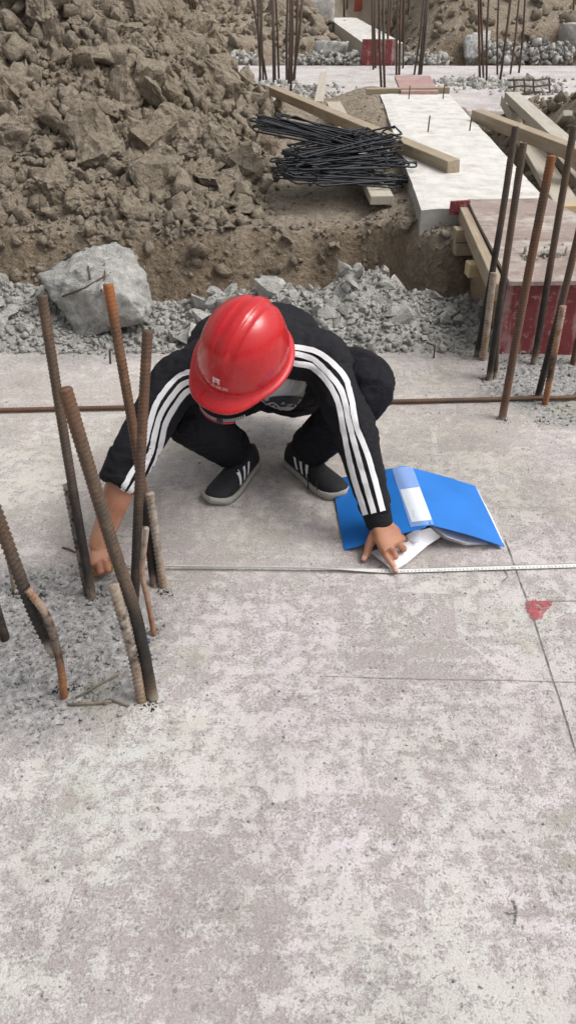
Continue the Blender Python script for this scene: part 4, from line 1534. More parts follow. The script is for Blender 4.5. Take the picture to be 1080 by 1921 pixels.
# lump on the plywood
lump_mesh = rock_meshes(1, 350, M['boulder'], 'concrete_lump', 24, npts=12, cuts=3, rough=0.1, fine=0.1)[0]
for (px, py, s, lab, sd) in ((1030, 474, 0.05, 'broken concrete lump lying on the weathered plywood', 3), (985, 470, 0.032, 'smaller grey lump on the weathered plywood, left of the bigger one', 5), (1060, 470, 0.03, 'small crumb heap on the plywood at the right edge', 6)):
    p = gz(px, py, 0.335)
    individuals('concrete_lump', [(p.x, p.y, 0.322 + s * 0.35)], [s], [lump_mesh], lab, 'rubble', None, 60 + sd, (0.5, 0.6))
_p = gz(1030, 474, 0.335)
_q = gz(990, 478, 0.335)
P6 = np.concatenate([np.c_[r2.normal(_p.x, 0.035, 70), r2.normal(_p.y, 0.025, 70)], np.c_[r2.normal(_q.x, 0.02, 25), r2.normal(_q.y, 0.02, 25)], np.c_[r2.uniform(1.0, 1.5, 30), r2.uniform(3.2, 3.8, 30)]])
S6 = np.clip(r2.lognormal(-4.8, 0.5, 125), 0.003, 0.014)
scatter_mesh('plywood_crumbs', np.c_[P6, np.full(125, 0.322) + S6 * 0.4], S6, chunk_tiny, M['boulder'], 'concrete crumbs on the weathered plywood', 'gravel', seed=12)

# the big broken block with bars in it
bx = gy(183, 552, 3.42)
BP = [(78, 515, 3.35), (118, 490, 3.5), (160, 474, 3.55), (215, 451, 3.5), (246, 470, 3.45), (268, 510, 3.35), (291, 578, 3.3), (274, 606, 3.2), (152, 638, 3.18), (126, 600, 3.22), (98, 560, 3.28), (205, 545, 3.13), (240, 560, 3.14), (160, 545, 3.17), (205, 500, 3.27),
      (108, 520, 3.72), (240, 480, 3.75), (282, 570, 3.66), (150, 600, 3.6)]
V, F = hullrock(5, cuts=11, rough=0.0, fine=0.0, pts=[tuple(gy(*p)) for p in BP])
blk_n = V - V.mean(0)
blk_n /= np.linalg.norm(blk_n, axis=1)[:, None]
V = V + blk_n * (0.030 * fbm(V * 9, 4, 0.6) + 0.022 * fbm(V * 30, 5, 0.7))[:, None]
blk = mk('concrete_block', V, F, M['boulder'], label='big broken pale concrete block with embedded wire in the rubble at left', cat='rubble')
Vb, Fb = V, F
bt = bvh(V, F)


def on_surf(tree, px, py, off=0.002, far=30.0):
    d = sight(px, py).normalized()
    h, nn, i, dist = tree.ray_cast(CAMP, d, far)
    if h is None:
        return None
    if nn.dot(d) > 0:
        nn = -nn
    return h + nn * off, nn


for pts in ([(118, 556), (160, 541), (208, 512)], [(86, 497), (120, 489), (160, 470)], [(196, 498), (198, 520), (190, 545)], [(166, 500), (170, 525)]):
    q = [on_surf(bt, *p, 0.002) for p in pts]
    q = [a[0] for a in q if a]
    if len(q) >= 2:
        V, F = tube(q, 0.0045, 6)
        mk('embedded_wire', V, F, M['wire'], blk)
q0 = gz(150, 640, 0.02)
# far boulders
for (px, py, y, sx_, sy_, sz_, lab, sd) in ((621, 98, 14.85, 0.26, 0.25, 0.24, 'pale round boulder beyond the far slab, left of the red panel', 31),
                                           (898, 92, 14.95, 0.28, 0.25, 0.30, 'pale squarish boulder beyond the far slab at upper right', 32),
                                           (1070, 80, 15.0, 0.26, 0.25, 0.30, 'grey boulder at the top right picture edge', 33),
                                           (604, 22, 20.5, 0.30, 0.25, 0.30, 'distant grey boulder at the top edge', 34)):
    c = gy(px, py, y)
    V, F = hullrock(900 + sd, 14, 7, 0.1, 0.1, (0.9, 1.1), True)
    V = V * np.array([sx_, sy_, sz_]) * 1.1 + np.array(tuple(c))
    mk('boulder', V, F, M['boulder'], label=lab, cat='boulder')
for (x0, x1, n, sd) in ((-1.6, -0.45, 420, 61), (-0.1, 1.15, 460, 62), (1.75, 2.6, 300, 63), (3.2, 4.6, 620, 64)):
    xx = r2.uniform(x0, x1, n)
    yy = 14.45 + np.abs(r2.normal(0, 0.22, n))
    ss = np.clip(r2.lognormal(-3.5, 0.6, n), 0.015, 0.11)
    zz = -0.02 + 0.20 * np.exp(-((yy - 14.65) / 0.25) ** 2) * r2.uniform(0.2, 1, n) * (1.7 if x0 > 3 else 0.9)
    scatter_mesh('far_rubble', np.c_[xx, yy, zz], ss, chunk_small, M['rubble'], ['grey rubble behind the far slab, left of the left bunch of rebars', 'grey rubble at the foot of the far boulder', 'grey rubble right of the red panel', 'grey rubble heap behind the far slab at upper right'][sd - 61], 'rubble', seed=sd)
# chipped pads under the far bars
for (px, py, rx, n, sd, lab) in ((530, 168, 0.9, 260, 71, 'chipped concrete round the left far rebar bunches'), (930, 158, 1.0, 420, 72, 'chipped concrete round the upper right rebar cluster'), (990, 165, 0.55, 200, 74, 'crumbled concrete beside the wire mesh at upper right'), (640, 190, 0.45, 160, 73, 'crumbled concrete behind the long brown timber')):
    c = gz(px, py)
    xx = c.x + r2.normal(0, rx * 0.45, n)
    yy = c.y + r2.normal(0, 0.35, n)
    ss = np.clip(r2.lognormal(-3.5, 0.45, n), 0.012, 0.08)
    scatter_mesh('chipped_concrete', np.c_[xx, yy, 0.0 + ss * 0.2], ss, chunk_small, M['rubble'], lab, 'rubble', seed=sd)

# ------------------------------------------------------------------ bent stirrups in a pile
BEND = [1.0]


def stirrup(L, W, r):
    pts = []
    for (cx, cy, a0) in ((L / 2 - .03, W / 2 - .03, 0), (-L / 2 + .03, W / 2 - .03, 90), (-L / 2 + .03, -W / 2 + .03, 180), (L / 2 - .03, -W / 2 + .03, 270)):
        for k in range(4):
            t = R(a0 + 30 * k)
            pts.append((cx + .03 * math.cos(t), cy + .03 * math.sin(t), 0))
    pts = [(x, y, 0.16 * (x * x - L * L / 12) * BEND[0] + 0.03 * math.sin(9 * x) * BEND[0]) for x, y, z in pts]
    pts.append((L / 2, W / 2 - 0.03, pts[-1][2] + 0.012))
    pts.append((L / 2 - 0.10, W / 2 - 0.10, pts[-1][2]))
    return tube(pts, r, 6)


st_mesh = []
for L, W, bd in ((0.64, 0.16, 0.4), (0.56, 0.14, -0.6), (0.60, 0.20, 0.9), (0.72, 0.10, -0.3)):
    BEND[0] = bd
    V, F = stirrup(L, W, 0.0058)
    me = mesh_np('stirrup', np.array(V), F)
    me.polygons.foreach_set('use_smooth', np.ones(len(me.polygons), bool))
    me.materials.append(M['blue_steel'])
    st_mesh.append(me)
r3 = np.random.RandomState(5)


PILE_L = {1: 'lower stack of the pile in front', 2: 'slanting middle stack of the pile', 3: 'upper stack reaching left onto the soil clods', 4: 'few at the very bottom on the soil'}


def pile(n, a_px, b_px, ya, yb, spread, zstep, rollr, yawr, seed):
    for k in range(n):
        A = gy(*a_px, ya)
        B = gy(*b_px, yb)
        c = (A + B) / 2
        t = (B - A).normalized()
        o = bpy.data.objects.new('stirrup', st_mesh[r3.randint(4)])
        COL.objects.link(o)
        yaw = math.atan2(t.y, t.x) + r3.uniform(-yawr, yawr)
        pit = -math.asin(max(-1, min(1, t.z))) + r3.uniform(-0.05, 0.05)
        o.rotation_euler = Matrix.Rotation(yaw, 3, 'Z').__matmul__(Matrix.Rotation(pit, 3, 'Y')).__matmul__(Matrix.Rotation(r3.uniform(-rollr, rollr), 3, 'X')).to_euler()
        o.location = c + Vector((r3.uniform(-.10, .10) * spread, r3.uniform(-.10, .10) * spread, k * zstep + r3.uniform(0, .008)))
        props(o, 'dark bent steel stirrup, one of the ' + PILE_L[seed], 'stirrup', 'bent stirrups in the pile')


pile(20, (528, 322), (742, 318), 5.05, 5.25, 1.25, 0.0035, 0.08, 0.40, 1)
pile(20, (522, 312), (735, 268), 5.15, 5.60, 1.25, 0.0035, 0.10, 0.34, 2)
pile(15, (486, 232), (690, 284), 5.50, 5.45, 1.0, 0.0035, 0.14, 0.26, 3)
pile(9, (595, 338), (700, 344), 4.92, 5.0, 0.8, 0.004, 0.06, 0.25, 4)
c = gy(735, 275, 5.5)
# far bundle of dark bars at the top edge
far_b = empty('rebar_bundle', gy(830, 12, 17.6), 'dark blue-grey bundle of bars on the far right bank at the top edge', 'rebar bundle')
for k in range(16):
    A = gy(806 + r3.uniform(-4, 4), 32 + r3.uniform(-6, 4), 17.4)
    B = gy(870 + r3.uniform(-4, 8), -22 + r3.uniform(-5, 8), 18.6)
    V, F = tube([A, B], 0.02, 6)
    mk('bar', V, F, M['blue_steel'], far_b)
# bent wire mesh at upper right
wm = empty('wire_mesh', gz(985, 172), 'bent rusty wire mesh scrap lying on the far slab at upper right', 'wire mesh')
for pts in ([(962, 150), (964, 178)], [(982, 148), (984, 178)], [(1000, 147), (1002, 178)], [(1028, 146), (1030, 176)], [(952, 152), (1032, 147)], [(950, 164), (1032, 160)], [(960, 178), (1032, 172)]):
    q = [gy(p[0] + random.uniform(-2, 2), p[1] + random.uniform(-2, 2), 10.9) for p in resample([(*p, 0) for p in pts], 4)]
    V, F = tube(q, 0.012, 5)
    mk('wire', V, F, M['wire'], wm)

# ------------------------------------------------------------------ litter on the near slab
for pts, w, lab in (([(143, 1311), (180, 1290), (226, 1264)], 0.0026, 'thin dry twig pointing up to the right between the near left bars'),
                    ([(128, 1324), (165, 1322), (210, 1318)], 0.0034, 'dry stick lying flat in front of the near left bars'),
                    ([(205, 1314), (225, 1320), (243, 1326)], 0.0026, 'short dry stick end at the foot of the thick near bar'),
                    ([(118, 1029), (130, 1032), (142, 1038)], 0.003, 'bent nail on the slab beside the squatting man\'s left-hand bars')):
    q = [gz(*p) + Vector((0, 0, 0.004)) for p in pts]
    V, F = tube(q, w, 6)
    mk('twig' if 'nail' not in lab else 'nail', V, F, M['twig'] if 'nail' not in lab else M['wire'], label=lab, cat='twig' if 'nail' not in lab else 'nail')
for k, (px, py, r) in enumerate(((108, 1300, 0.022), (140, 1290, 0.017), (285, 1322, 0.022), (180, 1118, 0.022), (310, 1112, 0.02), (290, 1180, 0.016), (80, 1118, 0.012),
                                 (1012, 792, 0.03), (945, 790, 0.024), (905, 712, 0.018), (30, 1115, 0.02))):
    p = gz(px, py)
    n_ = 60
    qx, qy = p.x + r2.normal(0, r * 0.55, n_), p.y + r2.normal(0, r * 0.4, n_)
    qs = np.clip(r2.lognormal(-6.0, 0.5, n_), 0.001, 0.006)
    scatter_mesh('soot_crumbs', np.c_[qx, qy, slab_h(qx, qy) + qs * 0.2], qs, chunk_tiny, M['soot'], None, None, kind='stuff', seed=80 + k, parent=slab)
p = gz(278, 1205)
V, F = rock(77, 2, planes=5, rough=0.4, fine=0.2)
mk('plastic_scrap', V * np.array([0.009, 0.008, 0.006]) + np.array([p.x, p.y, 0.006]), F, M['bluebag'], label='tiny dark blue plastic scrap at the foot of the left bars', cat='scrap')
for k, (px, py, r) in enumerate(((915, 1205, 0.07), (776, 1348, 0.018), (970, 1095, 0.05), (632, 1294, 0.01))):
    p = gz(px, py)

# ------------------------------------------------------------------ measuring tape
tape = empty('measuring_tape', gz(640, 1072), 'white measuring tape blade stretched straight across the slab', 'tape measure')
ta, tb, tc_ = gz(202, 1068, 0.0), gz(742, 1074, 0.0), gz(1130, 1062, 0.0)


def tape_pt(s):
    """point along the tape by X; keeps the run nearly straight"""
    Y = np.interp(s, [ta.x, tb.x, tc_.x], [ta.y, tb.y, tc_.y])
    return Y


n = 240
Xs = np.linspace(ta.x, tc_.x, n)
Vt, Ft = [], []
crs = 7
tw = 0.0082
for i, x in enumerate(Xs):
    y = tape_pt(x)
    # the blade lies cupped; left of the finger it is rolled up on its edge
    roll = -R(56) * (1 - sst((x - 0.02) / 0.25))
    for top in (0, 1):
        for j in range(crs):
            s = j / (crs - 1) * 2 - 1
            yy, zz = s * tw, 0.0018 * s * s
            zz -= 0.0006 * top
            cy, sy_2 = math.cos(roll), math.sin(roll)
            Vt.append((x, y + yy * cy - zz * sy_2, 0.0045 + tw * abs(sy_2) + yy * sy_2 + zz * cy))
m2 = crs * 2
for i in range(n - 1):
    for j in range(crs - 1):
        a = i * m2 + j
        Ft.append([a, a + m2, a + m2 + 1, a + 1])
        a += crs
        Ft.append([a, a + 1, a + m2 + 1, a + m2])
    for j in (0, crs - 1):
        a = i * m2 + j
        Ft.append([a, a + crs, a + crs + m2, a + m2] if j == 0 else [a, a + m2, a + m2 + crs, a + crs])
blade = mk('blade', Vt, Ft, M['tape'], tape)


def text_tris(s, size, font_extrude=0.0, align='CENTER'):
    cu = bpy.data.curves.new('t', 'FONT')
    cu.body = s
    cu.size = size
    cu.align_x, cu.align_y = align, 'CENTER'
    cu.resolution_u = 2
    o = bpy.data.objects.new('t', cu)
    COL.objects.link(o)
    dg = bpy.context.evaluated_depsgraph_get()
    dg.update()
    me = o.evaluated_get(dg).to_mesh()
    V = np.array([v.co[:] for v in me.vertices])
    F = [list(p.vertices) for p in me.polygons]
    o.evaluated_get(dg).to_mesh_clear()
    bpy.data.objects.remove(o)
    bpy.data.curves.remove(cu)
    return V, F


digit = {str(d): text_tris(str(d), 0.0115) for d in range(10)}
parts = []
x0 = tb.x + 0.012
k = 0
tick = ([(-0.00025, 0, 0), (0.00025, 0, 0), (0.00025, 0.004, 0), (-0.00025, 0.004, 0)], [[0, 1, 2, 3]])
cm = 0
xx = x0 - 0.22
num = 32
while xx < Xs[-1] - 0.01:
    y = tape_pt(xx)
    val = num - cm
    val = val % 100
    for (Vg, Fg), ox in [(digit[str(val % 10)], 0.0)] + ([(digit[str((val // 10) % 10)], 0.0045)] if val % 10 == 0 else []):
        W = np.array([tuple(v) for v in Vg])
        # the figures face the man: turned half round as seen from the camera
        Q = np.stack([xx + ox - W[:, 0] * 0.62, y - 0.001 - W[:, 1] * 0.9, np.full(len(W), 0.0)], 1)
        s = (Q[:, 1] - y) / tw
        Q[:, 2] = 0.0045 + 0.0018 * s * s + 0.0004
        rl = R(62) * (1 - sst((xx - 0.02) / 0.25))
        if rl < 0.05:
            parts.append((Q, Fg))
    for sub in range(10):
        tx = xx + 0.001 * sub + 0.005
        yt = tape_pt(tx)
        ln = 0.0042 if sub == 0 else (0.003 if sub == 5 else 0.002)
        if tx > 0.3:
            parts.append((np.array([(tx - .00022, yt + tw * 0.97 - ln, 0.0068), (tx + .00022, yt + tw * 0.97 - ln, 0.0068), (tx + .00022, yt + tw * 0.97, 0.0071), (tx - .00022, yt + tw * 0.97, 0.0071)]), [[0, 1, 2, 3]]))
    xx += 0.01
    cm += 1
V, F = merge(parts)
mk('graduations', V, F, M['tape_ink'], blade, smooth=False, label='small black centimetre figures')
# yellow end of the tape in the man's hand
p = gz(207, 1063, 0.034)
V, F = box(p, Vector((0.011, -0.002, 0)), Vector((0.001, 0.007, 0)), Vector((0, 0, 0.006)), 0.0015)
mk('end_hook', V, F, M['yellow'], tape, smooth=False, label='yellow end piece held in the hand')

# ------------------------------------------------------------------ blue folder
fold = empty('folder', gz(780, 960), 'open blue ring folder lying face down like a tent beside the hand', 'folder')
Lb, Lt = gz(645, 1031, 0.004), gz(622, 899, 0.012)
Sb, St_ = gz(795, 990, 0.092), gz(744, 877, 0.088)
Sb2, St2 = gz(806, 984, 0.088), gz(757, 874, 0.084)
Rb, Rt = gz(946, 1025, 0.012), gz(891, 911, 0.004)


def panel(A, B, C, D, th, bulge, nu=14, nv=14):
    """A near-outer, B near-spine, C far-spine, D far-outer; arched slightly"""
    nrm = (B - A).cross(D - A).normalized()
    if nrm.z < 0:
        nrm = -nrm
    top, bot = [], []
    for j in range(nv):
        for i in range(nu):
            s, t = i / (nu - 1), j / (nv - 1)
            p = (A * (1 - s) + B * s) * (1 - t) + (D * (1 - s) + C * s) * t
            w = bulge * math.sin(math.pi * s) + 0.0012 * float(fb2(np.array([s * 2]), np.array([t * 2]), 1.0, 2)[0])
            top.append(p + nrm * w)
            bot.append(p + nrm * (w - th))
    V = top + bot
    F = []
    q = nu * nv
    for j in range(nv - 1):
        for i in range(nu - 1):
            a = j * nu + i
            F += [[a, a + 1, a + nu + 1, a + nu], [q + a, q + a + nu, q + a + nu + 1, q + a + 1]]
    rg = list(range(nu)) + [j * nu + nu - 1 for j in range(1, nv)] + [(nv - 1) * nu + i for i in range(nu - 2, -1, -1)] + [j * nu for j in range(nv - 2, 0, -1)]
    for a, b in zip(rg, rg[1:] + rg[:1]):
        F.append([b, a, q + a, q + b])
    return V, F


V, F = panel(Lb, Sb, St_, Lt, 0.0022, 0.0015)
mk('cover', V, F, M['binder'], fold, smooth=False)
V, F = panel(Rb, Sb2, St2, Rt, 0.0022, 0.003)
mk('cover', V, F, M['binder'], fold, smooth=False)
V, F = panel(Sb, Sb2, St2, St_, 0.0022, 0.002, 6, 14)
spine = mk('spine', V, F, M['binder'], fold, smooth=False)


def fpt(px, py, z):
    return gz(px, py, z)


def patch(pix, tree, off, nu=8, nv=8):
    """quad patch laid on a surface: corners nl, nr, fr, fl in the photograph's pixels"""
    A, B, C, D = [np.array(p, float) for p in pix]
    V, F = [], []
    for j in range(nv):
        for i in range(nu):
            s, t = i / (nu - 1), j / (nv - 1)
            p = (A * (1 - s) + B * s) * (1 - t) + (D * (1 - s) + C * s) * t
            h = on_surf(tree, p[0], p[1], off)
            V.append(h[0] if h else gz(p[0], p[1], 0.08))
    for j in range(nv - 1):
        for i in range(nu - 1):
            a = j * nu + i
            F.append([a, a + 1, a + nu + 1, a + nu])
    return V, F


fparts = merge([panel(Lb, Sb, St_, Lt, 0.0022, 0.0015), panel(Rb, Sb2, St2, Rt, 0.0022, 0.003), panel(Sb, Sb2, St2, St_, 0.0022, 0.002, 6, 14)])
ft = bvh(*fparts)
V, F = patch([(772, 980), (809, 975), (786, 914), (750, 919)], ft, 0.0012)
mk('spine_label', V, F, M['paper'], spine)
V, F = patch([(770, 990), (812, 984), (772, 875), (735, 880)], ft, 0.0024)
mk('label_pocket', V, F, M['pocket'], spine)
for (px, py) in ((775, 965), (775, 970), (774, 960)):
    V, F = patch([(px - 1.5, py + 0.8), (px + 1.5, py + 0.6), (px + 1.5, py - 0.5), (px - 1.5, py - 0.3)], ft, 0.0018, 2, 2)
    mk('label_text', V, F, M['ink'], spine)


# sheets hanging below the covers
def leaf(pts_near, pts_far, name, par, mat=M['paper'], th=0.0006):
    n = 16
    A, B = resample(pts_near, n), resample(pts_far, n)
    rows = []
    for k in range(6):
        t = k / 5
        rows.append(A * (1 - t) + B * t)
    top = np.concatenate(rows)
    bot = top - np.array([0, 0, th])
    V = np.concatenate([top, bot])
    q = len(top)
    F = []
    for j in range(5):
        for i in range(n - 1):
            a = j * n + i
            F += [[a, a + 1, a + n + 1, a + n], [q + a, q + a + n, q + a + n + 1, q + a + 1]]
    return mk(name, V, F, mat, par)


# loose sheet poking out in front, crumpled against the hand
leaf([gz(738, 1071, 0.006), gz(762, 1057, 0.014), gz(800, 1024, 0.018), gz(826, 1007, 0.026)],
     [gz(694, 1036, 0.008), gz(730, 1022, 0.022), gz(770, 1000, 0.050), gz(806, 990, 0.072)], 'paper_sheet', fold)
leaf([gz(784, 1018, 0.040), gz(788, 1008, 0.047), gz(791, 992, 0.06)],
     [gz(752, 1010, 0.034), gz(768, 1000, 0.052), gz(786, 990, 0.07)], 'paper_sheet', fold)
for k in range(5):
    dz = -0.006 - 0.0045 * k
    near = [gz(812 - k * 1.0, 989 + 1.5 * k, 0.078 + dz), gz(836, 1007 + 1.2 * k, 0.05 + dz * 0.9), gz(872, 1019 + 0.9 * k, 0.024 + dz * 0.35), gz(915 - 6 * k, 1021 + 0.3 * k, 0.012)]
    far_ = [Vector(p) + (St2 - Sb2) * 0.93 for p in near]
    leaf(near, far_, 'paper_sheet', fold)
near = [gz(893, 915, 0.004), gz(920, 965, 0.004), gz(944, 1018, 0.006)]
leaf([p + Vector((0.0005, 0.0005, -0.002)) for p in near], [p + Vector((-0.10, 0.0, 0.012)) for p in near], 'paper_sheet', fold)
V, F = patch([(752, 1030), (790, 1016), (775, 1004), (740, 1016)], ft, 0.003, 2, 2)
# ring mechanism bar under the spine
V, F = box((Sb + Sb2 + St_ + St2) / 4 - Vector((0, 0, 0.012)), (St_ - Sb) * 0.32, Vector((0.010, 0.002, 0)), Vector((0, 0, 0.003)), 0.001)
mk('ring_bar', V, F, mat_plain('steel_ring_bar', (0.5, 0.5, 0.52), 0.3, metal=0.9), fold, smooth=False)

# ------------------------------------------------------------------ the man
HC = gy(457, 664, 1.745)                       # centre of the helmet's rim plane (just above the ears)
c_dir = (CAMP - HC).normalized()
img_up = (UPV - c_dir * UPV.dot(c_dir)).normalized()
img_rt = img_up.cross(c_dir).normalized()
TA = R(36)
hu = (c_dir * math.cos(TA) + img_up * math.sin(TA)).normalized()          # crown direction
hf0 = (c_dir * math.sin(TA) - img_up * math.cos(TA)).normalized()         # visor direction before turning
TW = R(-31)
hf = (Matrix.Rotation(TW, 3, hu) @ hf0).normalized()
hr = hf.cross(hu).normalized()
if hr.dot(img_rt) < 0:
    pass

shR, elR, wrR = gy(606, 668, 1.985), gy(662, 800, 1.83), gy(712, 984, 1.715)
shL, elL, wrL = gy(330, 716, 1.925), gy(246, 858, 1.735), gy(184, 1030, 1.602)
slL = gy(217, 912, 1.683)                       # end of the pushed-up sleeve
neck = gy(455, 640, 1.93)
pelv = Vector((0.015, 2.34, 0.215))
hipR, hipL = pelv + Vector((0.10, 0, 0)), pelv + Vector((-0.10, 0, 0))
knR, knL = gy(688, 730, 1.93), gy(350, 772, 1.93)
anR, anL = gy(580, 850, 2.08), gy(437, 852, 2.08)
person = empty('person', (0.0, 2.05, 0.0), 'squatting person in black striped tracksuit and red helmet holding the tape end', 'person')

# torso frame
sp_dir = (neck - pelv).normalized()
across = (shR - shL).normalized()
front = sp_dir.cross(across).normalized()
if front.z > 0:
    front = -front


def torso(scale=1.0, fr=1.0, w=1.0, t0=0.0, t1=1.0):
    secs = [(0.0, 0.165, 0.125), (0.18, 0.165, 0.125), (0.4, 0.165, 0.115), (0.62, 0.18, 0.118), (0.8, 0.185, 0.110), (0.93, 0.13, 0.085), (1.03, 0.075, 0.07)]
    rings = []
    for t, rx, ry in secs:
        if t < t0 or t > t1:
            continue
        bow = 0.035 * math.sin(math.pi * min(max(t, 0), 1))
        c = pelv.lerp(neck, t) - front * bow
        a = Vector((1, 0, 0)).lerp(across, min(1, t * 1.2)).normalized()
        rings.append(ell(c, a * rx * w * scale, front * ry * fr * scale, 28, 0.85))
    return loft(rings)


# jacket
arm_r = tube(catmull([shR - across * 0.05, shR, shR.lerp(elR, 0.5), elR, elR.lerp(wrR, 0.5), wrR.lerp(elR, 0.12)], 6), [0.07] * 5 + [0.068] * 5 + [0.062] * 6 + [0.058] * 5 + [0.052] * 5 + [0.046] * 4 + [0.042], 18)
arm_l = tube(catmull([shL + across * 0.05, shL, shL.lerp(elL, 0.5), elL.lerp(shL, 0.1), slL], 6), list(np.linspace(0.072, 0.062, 12)) + list(np.linspace(0.062, 0.058, 7)) + list(np.linspace(0.058, 0.050, 6)), 18)
collar = tube([neck - sp_dir * 0.02, neck + sp_dir * 0.035], [0.083, 0.075], 20)
hem = tube([hipL + Vector((0.0, -0.02, 0.02)), pelv + Vector((0, -0.02, 0.03)), hipR + Vector((0, -0.02, 0.02))], [0.10, 0.12, 0.10], 16)
jv, jf, jn = remesh([torso(), arm_r, arm_l, collar, hem, tube([shL, neck - sp_dir * 0.05, shR], [0.07, 0.085, 0.07], 16)], 0.0065, 7)


def wrinkle(V, N, amp, sc, seed, stretch=(1, 1, 1), joints=()):
    P = V * np.array(stretch) * sc + seed
    a = fbm(P + 1.3 * fbm(P * 0.7 + 5, 2)[:, None], 3)
    rid = 1 - np.abs(a) * 2.2
    g = np.full(len(V), 0.55)
    for c, r in joints:
        d = np.linalg.norm(V - np.array(tuple(c)), axis=1)
        g = np.maximum(g, 1.6 * np.exp(-(d / r) ** 2))
    return V + N * (amp * g * (rid - 0.3))[:, None]


jv = wrinkle(jv, jn, 0.0075, 17, 3.0, (1, 1, 1.5), [(elR, 0.1), (elL, 0.1), (shR, 0.1), (shL, 0.09)])
jacket = mk('jacket', jv, jf, M['black_cloth'], person, label='black zip jacket with three white sleeve stripes')
jt = bvh(jv, jf)
# right cuff: ribbed band
cw = (wrR - elR).normalized()
V, F = tube([wrR - cw * 0.045, wrR - cw * 0.035, wrR + cw * 0.002, wrR + cw * 0.006], [0.041, 0.040, 0.036, 0.032], 24, 12)
mk('cuff', V, F, M['black_cloth'], jacket)


def sticker(polyline, width_px, tree, off, n=60, taper=None):
    """a cloth stripe following the surface under a path seen in the photograph; real strip with its own thickness"""
    P = catmull([(p[0], p[1], 0) for p in polyline], 10)[:, :2]
    P = resample([(a, b, 0) for a, b in P], n)[:, :2]
    T = np.gradient(P, axis=0)
    T /= np.linalg.norm(T, axis=1)[:, None]
    S = np.stack([-T[:, 1], T[:, 0]], 1)
    cols = [-1, -0.5, 0, 0.5, 1]
    grid = []
    for i in range(n):
        row = []
        for c in cols:
            h = on_surf(tree, *(P[i] + S[i] * c * width_px / 2), off, 3.2)
            row.append(h[0] if h else None)
        grid.append(row)
    V, F, idx = [], [], {}
    for i in range(n):
        for j in range(5):
            if grid[i][j] is not None:
                idx[i, j] = len(V)
                V.append(grid[i][j])
    for i in range(n - 1):
        for j in range(4):
            ks = [(i, j), (i + 1, j), (i + 1, j + 1), (i, j + 1)]
            if all(q in idx for q in ks):
                pts = [V[idx[q]] for q in ks]
                if max((pts[a] - pts[b]).length for a in range(4) for b in range(a)) < 0.05:
                    F.append([idx[q] for q in ks])
    return V, F


STR = [[(540, 650), (549, 651), (572, 654), (596, 661), (625, 683), (648, 712), (659, 752), (668, 798), (691, 861), (717, 958)],
       [(540, 662), (550, 663), (572, 668), (590, 676), (619, 704), (642, 738), (655, 793), (665, 833), (679, 884), (701, 962)],
       [(545, 680), (556, 682), (572, 684), (588, 690), (613, 715), (634, 755), (645, 810), (653, 850), (665, 899), (686, 965)],
       [(380, 692), (367, 696), (338, 704), (312, 730), (292, 762), (280, 800), (270, 838), (249, 884), (224, 927)],
       [(380, 708), (367, 712), (341, 722), (318, 750), (300, 780), (290, 815), (282, 848), (262, 892), (236, 934)],
       [(380, 726), (368, 728), (349, 735), (328, 762), (310, 795), (302, 828), (294, 860), (275, 900), (249, 938)]]
for s in STR:
    V, F = sticker(s, 10.0, jt, 0.0028)
    if F:
        mk('sleeve_stripe', V, F, M['white_cloth'], jacket)

# t-shirt front showing in the open jacket
rings = []
for t, rx, ry in ((0.20, 0.05, 0.09), (0.32, 0.085, 0.105), (0.45, 0.10, 0.108), (0.58, 0.105, 0.102), (0.72, 0.105, 0.098), (0.86, 0.085, 0.08), (0.97, 0.05, 0.05)):
    c = pelv.lerp(neck, t) - front * 0.035 * math.sin(math.pi * t) + across * (0.03 - 0.045 * (1 - t)) + front * 0.055
    rings.append(ell(c, across * rx, front * ry, 28))
V, F = loft(rings)
tv, tf_, tn = remesh([(V, F)], 0.006, 3)
tv = wrinkle(tv, tn, 0.004, 16, 9.0)
tshirt = mk('t_shirt', tv, tf_, M['tshirt'], person, label='grey-white t-shirt with dark printed chest')
tt = bvh(tv, tf_)

# trousers
leg_r = tube(catmull([hipR, hipR.lerp(knR, 0.5) + Vector((0.02, 0, 0.02)), knR, knR.lerp(anR, 0.5), anR + Vector((0, 0, 0.02))], 6), list(np.linspace(0.098, 0.088, 7)) + list(np.linspace(0.088, 0.074, 6)) + list(np.linspace(0.072, 0.07, 6)) + list(np.linspace(0.069, 0.062, 6)), 18)
leg_l = tube(catmull([hipL, hipL.lerp(knL, 0.5) + Vector((-0.01, 0, 0.0)), knL, knL.lerp(anL, 0.5), anL + Vector((0, 0, 0.02))], 6), list(np.linspace(0.098, 0.088, 7)) + list(np.linspace(0.088, 0.076, 6)) + list(np.linspace(0.074, 0.07, 6)) + list(np.linspace(0.069, 0.062, 6)), 18)
seat = tube([hipL, pelv, hipR], [0.11, 0.13, 0.11], 18)
pv_, pf_, pn_ = remesh([leg_r, leg_l, seat], 0.0065, 6)
pv_ = wrinkle(pv_, pn_, 0.009, 15, 31.0, (1, 1, 1.5), [(knR, 0.09), (knL, 0.1), (anR, 0.09), (anL, 0.09)])
pv_[:, 2] = np.maximum(pv_[:, 2], 0.032)
mk('trousers', pv_, pf_, M['trouser'], person, label='black track trousers bunched at the ankles')

